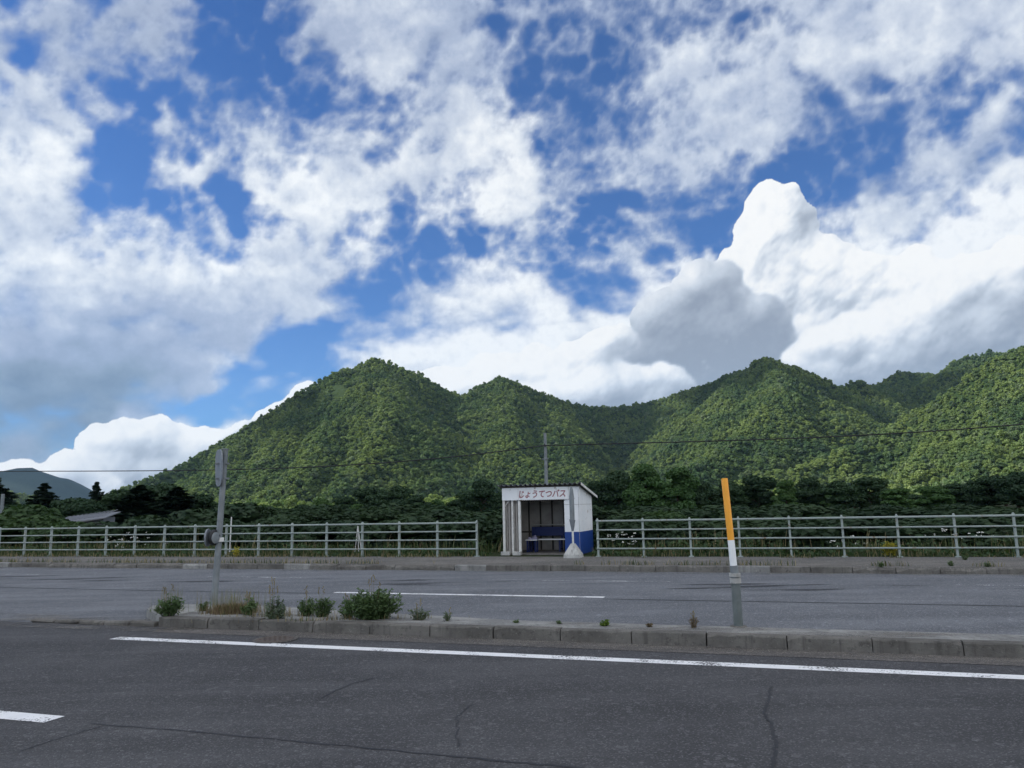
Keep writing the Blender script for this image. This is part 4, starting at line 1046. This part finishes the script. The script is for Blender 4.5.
    for i in range(8):
        for j in range(6): q = i*7+j; fs.append((q, q+7, q+8, q+1))
    b.add(vs, fs, True)
    rim = [i*7 for i in range(9)]+[8*7+j for j in range(1, 7)]+[i*7+6 for i in range(7, -1, -1)]+[j for j in range(5, 0, -1)]
    low = [Vector((vs[i][0], vs[i][1], .417)) for i in rim]; b.add([Vector(vs[i]) for i in rim]+low, [(i, (i+1) % len(rim), len(rim)+(i+1) % len(rim), len(rim)+i) for i in range(len(rim))]); b.add(low, [tuple(range(len(low)))])
    cu_ = b.build('cushion', M['lavender']); cu_.location = ts.location; cu_.rotation_euler = ts.rotation_euler; cu_['label'] = 'crumpled lavender cushion lying on the small stool in the shelter'; cu_['category'] = 'cushion'
    for i, (x, y, w, lab) in enumerate([(.13, -.18, .30, 'pale concrete block at the foot of the left shelter post'), (.52, -.20, .26, 'pale concrete block at the foot of the thick white shelter post')]):
        o = MB().box((0, 0, .06), (w, .16, .12), bev=.012).build('concrete_block', M['pale_stone']); o.location = W(sL+x, nf+y, z0); o.rotation_euler = (0, 0, -A_ROAD+.1*i); o['label'] = lab; o['category'] = 'block'; o['group'] = 'blocks at the shelter posts'

    # bus stop post on its pyramid foot
    nn = 23.15; sc_, _ = at_n(573.5, 556, nn); tp = thing('bus_stop_post', W(sc_, nn, .14), 'grey white bus stop post on a concrete pyramid foot in front of the shelter', 'bus stop sign')
    ztop = at_n(574.5, 486.5, nn)[1]-.14; zc0 = at_n(574, 531, nn)[1]-.14; zc1 = at_n(574, 520, nn)[1]-.14; zpy = at_n(574, 543.5, nn)[1]-.14
    b = MB(); hw = .25
    b.add([(-hw, -hw, 0), (hw, -hw, 0), (hw, hw, 0), (-hw, hw, 0), (-hw*.96, -hw*.96, .10), (hw*.96, -hw*.96, .10), (hw*.96, hw*.96, .10), (-hw*.96, hw*.96, .10), (-.06, -.06, zpy), (.06, -.06, zpy), (.06, .06, zpy), (-.06, .06, zpy)],
          [(3, 2, 1, 0), (0, 1, 5, 4), (1, 2, 6, 5), (2, 3, 7, 6), (3, 0, 4, 7), (4, 5, 9, 8), (5, 6, 10, 9), (6, 7, 11, 10), (7, 4, 8, 11), (8, 9, 10, 11)]); b.build('foot', M['pale_stone'], tp)
    MB().tube([(0, 0, zpy-.02), (0, 0, zc0+.05)], .032, 12).build('pole', M['post_white'], tp)
    MB().tube([(0, 0, zc0), (0, 0, zc0+.08), (0, 0, zc1)], [.035, .05, .095], 12).build('collar', M['sign_back'], tp)
    b = MB(); prof = [(zc1, .070), (zc1+.06, .075), (ztop-.30, .078), (ztop-.10, .055), (ztop, .02)]; b.tube([(0, 0, z) for z, r in prof], [r for z, r in prof], 12); b.build('panel', M['galv'], tp)
    MB().box((-.155, -.02, at_n(568.5, 519.5, nn)[1]-.14), (.13, .02, .24), bev=.004).build('timetable', M['white'], tp)
    MB().tube([(-.16, -.01, at_n(568.5, 519.5, nn)[1]-.14), (0, -.01, at_n(568.5, 519.5, nn)[1]-.14)], .012, 6).build('bracket', M['galv'], tp)

def build_furniture(M):
    # leaning sign pole on the median
    base = gnd(214, 605, .142); D = base.xy.length; top = at_d(225.5, 449.5, D)
    t = thing('sign_pole', base, 'tall leaning grey steel pole on the median carrying signs seen from the edge', 'sign pole', rotz=0)
    v = top-base; b = MB(); b.tube([(0, 0, -.01), v*.35, v*.7, v], [.055, .053, .051, .049], 16); b.tube([v, v+v.normalized()*.012], [.066, .060], 16); b.build('pole', M['galv'], t)
    def rel(x, y): return at_d(x, y, D)-base
    # long rounded sign, almost edge on
    def sign(name, xc, y0, y1, wid, ang, th, mat, square=False):
        a = rel(xc, y0); c = rel(xc, y1); h = (a-c).length; mid = (a+c)/2
        ax = (a-c).normalized(); dirv = Vector((math.cos(ang), math.sin(ang), 0)); nrm = dirv.cross(ax).normalized()
        out = []; k = 24
        for i in range(k):
            w = 2*math.pi*i/k; cx, cy = math.cos(w), math.sin(w); e = .62 if not square else .3
            out.append((math.copysign(abs(cx)**e, cx)*wid/2, math.copysign(abs(cy)**e, cy)*h/2))
        vs = [mid+dirv*x+ax*y+nrm*s*th/2 for s in (-1, 1) for x, y in out]
        b = MB(); b.add(vs, [tuple(range(k)), tuple(range(k, 2*k))]+[(i, (i+1) % k, k+(i+1) % k, k+i) for i in range(k)]); return b.build(name, mat, t), mid
    va = math.atan2(base.y, base.x)   # direction of sight
    o, mid = sign('sign_plate', 219., 449.5, 486.5, .62, va+math.radians(10), .022, M['sign_back'])
    for y in (463.5, 478.5):
        p0 = rel(215.5, y-.5); p1 = rel(229.5, y+.8); mb = MB(); mb.box((p0+p1)/2, ((p1-p0).length, .10, .028), Matrix.Rotation(math.atan2((p1-p0).y, (p1-p0).x), 3, 'Z')); mb.build('bracket', M['galv'], t)
    # round lamp box with its edge-on disc, lower on the pole
    q = rel(214.5, 537.5); sd = Vector((math.cos(va), math.sin(va), 0)); rt = Vector((sd.y, -sd.x, 0))
    ax = (rt*1.+sd*-.35).normalized()
    b = MB(); b.tube([q-ax*.07, q-ax*.04, q+ax*.03, q+ax*.05], [.11, .135, .135, .10], 20); b.tube([q+ax*.05, q+ax*.10], [.06, .05], 12); lamp = b.build('lamp_housing', M['black'], t)
    b = MB(); b.tube([q-ax*.13, q-ax*.115, q-ax*.10], [.150, .155, .150], 24); b.build('disc', M['sign_back'], t)
    b = MB(); b.tube([q+ax*.02-sd*.16, q+ax*.03-sd*.165], [.10, .06], 14); b.tube([q+ax*.03-sd*.10, rel(221.5, 539)], .016, 8); b.build('bracket', M['galv'], t)
    pm = rel(220.0, 539.5); b = MB(); b.tube([pm-v.normalized()*.035, pm+v.normalized()*.035], .068, 16); b.build('clamp_band', M['post_white'], t)

    # orange and white marker pole on the median
    base = gnd(738.5, 626.5, .142); D = base.xy.length
    rel = lambda x, y: at_d(x, y, D)-base
    t = thing('marker_pole', base, 'leaning orange and white marker pole in a grey steel sleeve on the median', 'marker pole', rotz=0)
    b = MB(); b.tube([(0, 0, -.01), rel(735.2, 578)], [.060, .058], 16); b.build('sleeve', M['sleeve'], t)
    b = MB(); b.tube([rel(735.6, 583), rel(735.2, 578)], [.072, .072], 16); b.tube([rel(735.0, 576.5), rel(734.8, 573)], [.074, .074], 16); p = rel(731.6, 575); b.box(p, (.05, .04, .03)); b.box(rel(738.8, 577), (.04, .04, .03)); b.build('clamp', M['pale_stone'], t)
    b = MB(); b.tube([rel(735.2, 579), rel(733.6, 565.5)], [.052, .052], 16); b.build('inner_tube', M['galv'], t)
    b = MB(); b.tube([rel(733.6, 566), rel(731.0, 540)], [.046, .044], 16); b.build('white_band', M['pole_white'], t)
    b = MB(); b.tube([rel(731.0, 540), rel(724.4, 479), rel(724.3, 478.3)], [.0445, .043, .038], 16); b.build('orange_band', M['orange'], t)
    MB().tube([(0, 0, .0), (0, 0, .012)], [.11, .10], 16).build('foot_plate', M['kerb'], t)

    # thin utility pole behind the shelter, and the cable
    D = 46.; top = at_d(545, 433, D); t = thing('utility_pole', (top.x, top.y, -.1), 'slim grey utility pole standing behind the bus shelter', 'utility pole', rotz=-A_ROAD)
    b = MB(); b.tube([(0, 0, 0), (0, 0, top.z+.1)], [.13, .085], 14); b.build('pole', M['galv'], t)
    zc = at_d(545, 445.5, D).z+.1
    MB().box((0, -.08, zc), (.34, .05, .06), bev=.005).build('crossarm', M['galv'], t)
    MB().tube([(0, -.14, zc-.06), (0, -.14, zc+.10)], [.05, .035], 10).build('insulator', M['black'], t)
    MB().box((.0, -.11, at_d(545, 459, D).z+.1), (.42, .04, .05)).build('cable_clamp', M['galv'], t)
    for z in (2.4, 3.1, 3.8, 4.5): MB().tube([(-.14, 0, z), (.14, 0, z)], .012, 6).build('step_bolt', M['galv'], t)
    _, npole = SN((top.x, top.y-.14))
    pts = []
    for (x, y) in [(-260,473),(-120,472.5),(0,471),(100,470.8),(180,470.5),(250,469.8),(320,466.8),(400,461.6),(480,452.5),(545,446)]: s, z = at_n(x, y, npole); pts.append((s, z))
    ptr = []
    for (x, y) in [(545,446),(600,443.6),(670,442.2),(786,438.7),(900,433.6),(1024,423.8),(1160,409),(1290,390)]: s, z = at_n(x, y, npole); ptr.append((s, z))
    def fit(P, deg=3):
        P = np.array(P); c = np.polyfit(P[:, 0], P[:, 1], deg); S = np.linspace(P[0, 0], P[-1, 0], 40); Zf = np.polyval(c, S); j = 0 if P is None else None
        return S, Zf
    S1, Z1 = fit(pts, 4); S2, Z2 = fit(ptr); zj = (Z1[-1]+Z2[0])/2; Z1[-1] = zj; Z2[0] = zj
    b = MB(); b.tube([W(s, npole, z) for s, z in zip(S1, Z1)]+[W(s, npole, z) for s, z in list(zip(S2, Z2))[1:]], .035, 6)
    b.build('power_cable', M['black'], None, label='single dark cable sagging across the hills and over the shelter', category='cable')

    # shed at the left
    D = 47.; a = at_d(62, 524, D); c = at_d(100, 521, D); zt = at_d(113, 515.5, D).z; t = thing('shed', (at_d(57, 530, D).x, at_d(57, 530, D).y, 0.), 'small grey shed with a sloping sheet roof behind the left railing', 'shed', rotz=math.radians(14))
    w = (at_d(114, 525, D)-at_d(66, 525, D)).length; h = zt
    mb = MB(); mb.add([(0, 0, 0), (w*.97, 0, 0), (w*.97, 2.4, 0), (0, 2.4, 0), (0, 0, h-.34), (w*.97, 0, h-.08), (w*.97, 2.4, h-.08), (0, 2.4, h-.34)], [(3, 2, 1, 0), (4, 5, 6, 7), (0, 1, 5, 4), (1, 2, 6, 5), (2, 3, 7, 6), (3, 0, 4, 7)])
    for k in range(9): mb.box((.15+k*w*.11, -.012, h*.38), (.03, .02, h*.72))
    mb.build('wall', M['shed_wall'], t)
    mb = MB(); vs = [(-.25, -.55, h-.50), (w+.10, -.35, h-.14), (w+.15, 2.6, h+.16), (-.25, 2.6, h-.06)]; mb.add(vs+[(x, y, z+.05) for x, y, z in vs], [(3, 2, 1, 0), (4, 5, 6, 7), (0, 1, 5, 4), (1, 2, 6, 5), (2, 3, 7, 6), (3, 0, 4, 7)])
    for k in range(12): u = (k+.5)/12; mb.box(((-.25+(w+.35)*u), 1.05, h-.20+.34*u+.03+.0), (.03, 3.0, .03), Matrix.Rotation(.105, 3, 'X'))
    mb.build('roof', M['shed_roof'], t)

    # stakes behind the left railing
    n = 24.15
    def stake(nm, pts, r, mat, label, cat):
        b = MB()
        for (x0, y0), (x1, y1) in pts:
            s0, z0 = at_n(x0, y0, n); s1, z1 = at_n(x1, y1, n); b.tube([W(s0, n, z0), W(s1, n, max(.08, z1))], r, 8)
        return b.build(nm, mat, None, label=label, category=cat)
    stake('stake', [((231.5, 517), (229.6, 552))], [.022, .026], M['post_white'], 'single white stake standing right of the sign pole behind the railing', 'stake')
    stake('tripod_stand', [((357.8, 526), (355, 552)), ((357.8, 526), (361.6, 552)), ((357.8, 526), (358.6, 552)), ((356.3, 541), (360.2, 541))], .015, M['post_white'], 'white tripod of thin stakes behind the left railing', 'stand')
    p = at_d(3, 494, 60); b = MB(); b.box((0, 0, (p.z)/2), (.15, .15, p.z), bev=.02); o = b.build('boundary_post', M['galv']); o.location = (p.x, p.y, 0); o['label'] = 'pale square post among the bushes at the left edge'; o['category'] = 'post'
    # manhole by the kerb
    p = gnd(275, 639.5, .006); t = thing('manhole_cover', p, 'round rusty manhole cover beside the median kerb touching the white line', 'manhole cover', rotz=.3)
    MB().tube([(0, 0, 0), (0, 0, .006)], [.30, .30], 28).build('frame', M['gutter'], t)
    b = MB(); b.tube([(0, 0, .007), (0, 0, .012)], [.255, .25], 28)
    for k in range(-3, 4):
        for j in range(-3, 4):
            if k*k+j*j < 10: b.box((k*.065, j*.065, .014), (.035, .035, .005))
    b.build('lid', painted('rusty_iron', (.075, .06, .05), (.11, .09, .075), .8, 8., .7), t)

def build_median_plants(M):
    g = lambda x, y: gnd(x, y, .142)
    G, GR, LM = (M['weed_leaves'], M['grass'], M['straw']), (M['grey_leaves'], M['grass_pale'], M['straw']), (M['lime_leaves'], M['grass'], M['straw'])
    BR = (M['brown_straw'], M['straw'], M['straw'])
    C = [
     (168,616,.40,.34,G,30,.032,'dark leafy weed at the left tip of the median',3),
     (204,611,.17,.18,G,12,.025,'tiny green weed between the left tip and the leaning sign pole',0),
     (248,615,.24,.28,G,18,.028,'small green weed in the brown grass right of the sign pole',3),
     (306,616,.27,.30,G,20,.026,'left of the two small weeds right of the manhole',2),
     (322,617,.30,.33,G,24,.026,'right of the two small weeds right of the manhole',2),
     (348,618,.22,.24,G,16,.026,'small weed touching the left side of the biggest weed',2),
     (372,619,.78,.45,G,110,.030,'biggest bushiest green weed in the middle of the median',4),
     (419,620,.26,.20,GR,16,.022,'thin grey green weed just right of the biggest weed',2),
     (448,621,.12,.15,GR,8,.018,'tiny sprig at the right end of the row of weeds',1),
     (605,626,.12,.10,LM,14,.020,'bright lime tuft on the bare part of the median',0),
     (516,623,.06,.05,G,6,.015,'speck of green weed left of the lime tuft',0),
     (559,624,.07,.05,G,6,.015,'low speck of weed just left of the lime tuft',0),
     (650,627,.10,.06,BR,8,.016,'low brown tuft right of the lime tuft',0),
     (694,628,.12,.16,BR,7,.014,'dry brown sprig left of the orange marker pole',2),
    ]
    for i, (x, y, w, h, m, st, lf, lab, tall) in enumerate(C):
        weed_clump('weed', g(x, y), w, h, 900+i, m, lab, st, lf, tall=tall)
    p = gnd(275, 628, .004); weed_clump('weed', p, .28, .50, 950, GR, 'tall pale weed growing from the gutter against the kerb by the manhole', 26, .026, tall=6)
    # dry brown grass heap around the pole foot
    rs = np.random.RandomState(9)
    def tuft(cx, cy, n, sx, sy, h0, h1, mats, kinds, label, name='dry_grass', lean=.7, w=.004):
        c = gnd(cx, cy, .142); P = np.stack([c.x+rs.normal(size=n)*sx, c.y+rs.normal(size=n)*sy, np.full(n, .14)], 1); h = rs.uniform(h0, h1, n)
        V, Q, mi = blades(rs, P, h, np.full(n, w), lean, kinds(n)); me = np_mesh(name, V, Q, mats, mi); link(name, me, kind='stuff', label=label)
    tuft(233, 613, 1900, .17, .09, .06, .17, [M['brown_straw'], M['straw'], M['grass']], lambda n: rs.choice(3, n, p=[.72, .2, .08]), 'heap of dry brown grass at the foot of the sign pole')
    tuft(232, 610, 260, .26, .10, .18, .38, [M['straw'], M['grass_pale']], lambda n: rs.choice(2, n), 'thin pale grass stalks around the sign pole', lean=.25, w=.0022)
    tuft(168, 612, 90, .12, .08, .25, .46, [M['straw'], M['grass_pale']], lambda n: rs.choice(2, n), 'pale dry stalks over the weed at the left tip', lean=.3, w=.0022)
    tuft(285, 616, 200, .5, .06, .05, .16, [M['straw'], M['grass'], M['brown_straw']], lambda n: rs.choice(3, n), 'sparse dry grass between the weeds')
    tuft(345, 620, 240, .6, .05, .03, .12, [M['straw'], M['grass'], M['brown_straw']], lambda n: rs.choice(3, n), 'sparse dry grass by the biggest weed')
    # goldenrod by the far kerb and on the footway
    for i, (x, y, h, lab) in enumerate([(887, 556, .45, 'left of the two yellow flowering weeds by the right railing'), (893, 556, .40, 'right of the two yellow flowering weeds by the right railing'), (236, 557, .38, 'yellow flowering weed by the railing right of the sign pole')]):
        p = gnd(x, y, .14); weed_clump('yellow_weed', p, .22, h, 970+i, (M['yellow'], M['grass'], M['straw']), lab, 12, .028, group='yellow flowering weeds', tall=0)
    for i, (x, y, lab) in enumerate([(952, 566, 'green weed sprouting from the far kerb below the last railing posts'), (988, 567, 'weed sprouting from the far kerb near the right edge'), (881, 567, 'weed sprouting from the broken far kerb'), (965, 560, 'low weed on the footway below the last railing posts')]):
        weed_clump('weed', gnd(x, y, .14), .16, .14, 985+i, G, lab, 9, .022, group='weeds in the far kerb')

def build_sun():
    ld = bpy.data.lights.new('sun', 'SUN'); ld.energy = 5.; ld.angle = math.radians(.5); ld.color = (1., .95, .86)
    o = bpy.data.objects.new('sun', ld); SC.objects.link(o)
    d = Vector((math.sin(SUN_AZ)*math.cos(SUN_EL), math.cos(SUN_AZ)*math.cos(SUN_EL), math.sin(SUN_EL)))
    o.rotation_euler = d.to_track_quat('Z', 'Y').to_euler(); return d
def build_shade_clouds(M, d):
    """unseen clouds at left: some shade the road, others added to darken hills"""
    mt, g = new_mat('cloud_heap'); df = g.n('ShaderNodeBsdfDiffuse'); df.inputs[0].default_value = (.9, .9, .9, 1); tr = g.n('ShaderNodeBsdfTranslucent'); tr.inputs[0].default_value = (.9, .9, .9, 1)
    mx = g.n('ShaderNodeMixShader'); mx.inputs[0].default_value = .5; g.L.new(df.outputs[0], mx.inputs[1]); g.L.new(tr.outputs[0], mx.inputs[2]); o_ = g.n('ShaderNodeOutputMaterial'); g.L.new(mx.outputs[0], o_.inputs[0])
    pn = Perlin(51)
    for k, (gx, gy, rx_, ry_, alt) in enumerate([(0, 40, 260, 240, 1250), (-330, 60, 190, 130, 1250), (620, 1230, 95, 150, 1450), (300, 1350, 150, 120, 1500), (820, 1520, 250, 150, 1700), (840, 1262, 170, 105, 1650), (-120, 990, 60, 110, 1400), (-2700, 4000, 1300, 900, 1900)]):  # road clouds first, then clouds added to darken ridges and the far mountain
        c = Vector((gx, gy, 0))+d*(alt/d.z)
        bm = bmesh.new(); bmesh.ops.create_icosphere(bm, subdivisions=5, radius=1.)
        co = np.array([v.co[:] for v in bm.verts]); n_ = pn.fbm(co*1.6+k*9, 5, .55, billow=True)*.5
        for v, q in zip(bm.verts, n_): s = 1+q; v.co = Vector((v.co.x*rx_*s*1.05, v.co.y*ry_*s*1.05, (v.co.z*s if v.co.z > -.2 else -.2+(v.co.z+.2)*.15)*min(rx_, ry_)*.42))
        me = bpy.data.meshes.new('cloud'); bm.to_mesh(me); bm.free(); me.materials.append(mt); o = link('cloud', me, kind='stuff', label='unseen white cumulus placed to shade the road or hills'); o.location = c
def build_haze():
    b = MB(); b.box((0, 0, 560), (14400, 14400, 1124.)); mt = bpy.data.materials.new('haze'); mt.use_nodes = True; mt.node_tree.nodes.clear(); g = Nodes(mt.node_tree)
    v = g.n('ShaderNodeVolumePrincipled'); v.inputs['Color'].default_value = (.45, .70, 1., 1); v.inputs['Density'].default_value = HAZE; v.inputs['Anisotropy'].default_value = .2
    o = g.n('ShaderNodeOutputMaterial'); g.L.new(v.outputs[0], o.inputs['Volume']); b.build('haze', mt, None, kind='stuff', label='thin bluish air over the valley')

HAZE = 4.e-5
def main():
    make_camera(); build_world(); build_clouds()
    M = build_materials(); build_land(M); build_forest(M); build_trees(M); build_roads(M); build_weeds(M)
    build_railing(M, 'railing', -9.14-1.385*28, -9.14, 'long pale pipe railing left of the bus shelter', 0.)
    build_railing(M, 'railing', -5.18, -5.18+1.385*11, 'pale pipe railing right of the bus shelter', 0.)
    build_shelter(M); build_furniture(M); build_median_plants(M)
    d = build_sun(); build_shade_clouds(M, d)
    if HAZE: build_haze()
    s = bpy.context.scene; s.view_settings.view_transform = 'Standard'; s.view_settings.look = 'None'; s.view_settings.exposure = .42; s.view_settings.gamma = 1.; s.view_settings.use_curve_mapping = False
    s.cycles.max_bounces = 5; s.cycles.diffuse_bounces = 2; s.cycles.glossy_bounces = 2; s.cycles.transmission_bounces = 2; s.cycles.transparent_max_bounces = 8; s.cycles.volume_bounces = 0
    s.cycles.use_adaptive_sampling = True; s.cycles.adaptive_threshold = .012; s.cycles.use_denoising = True
main()
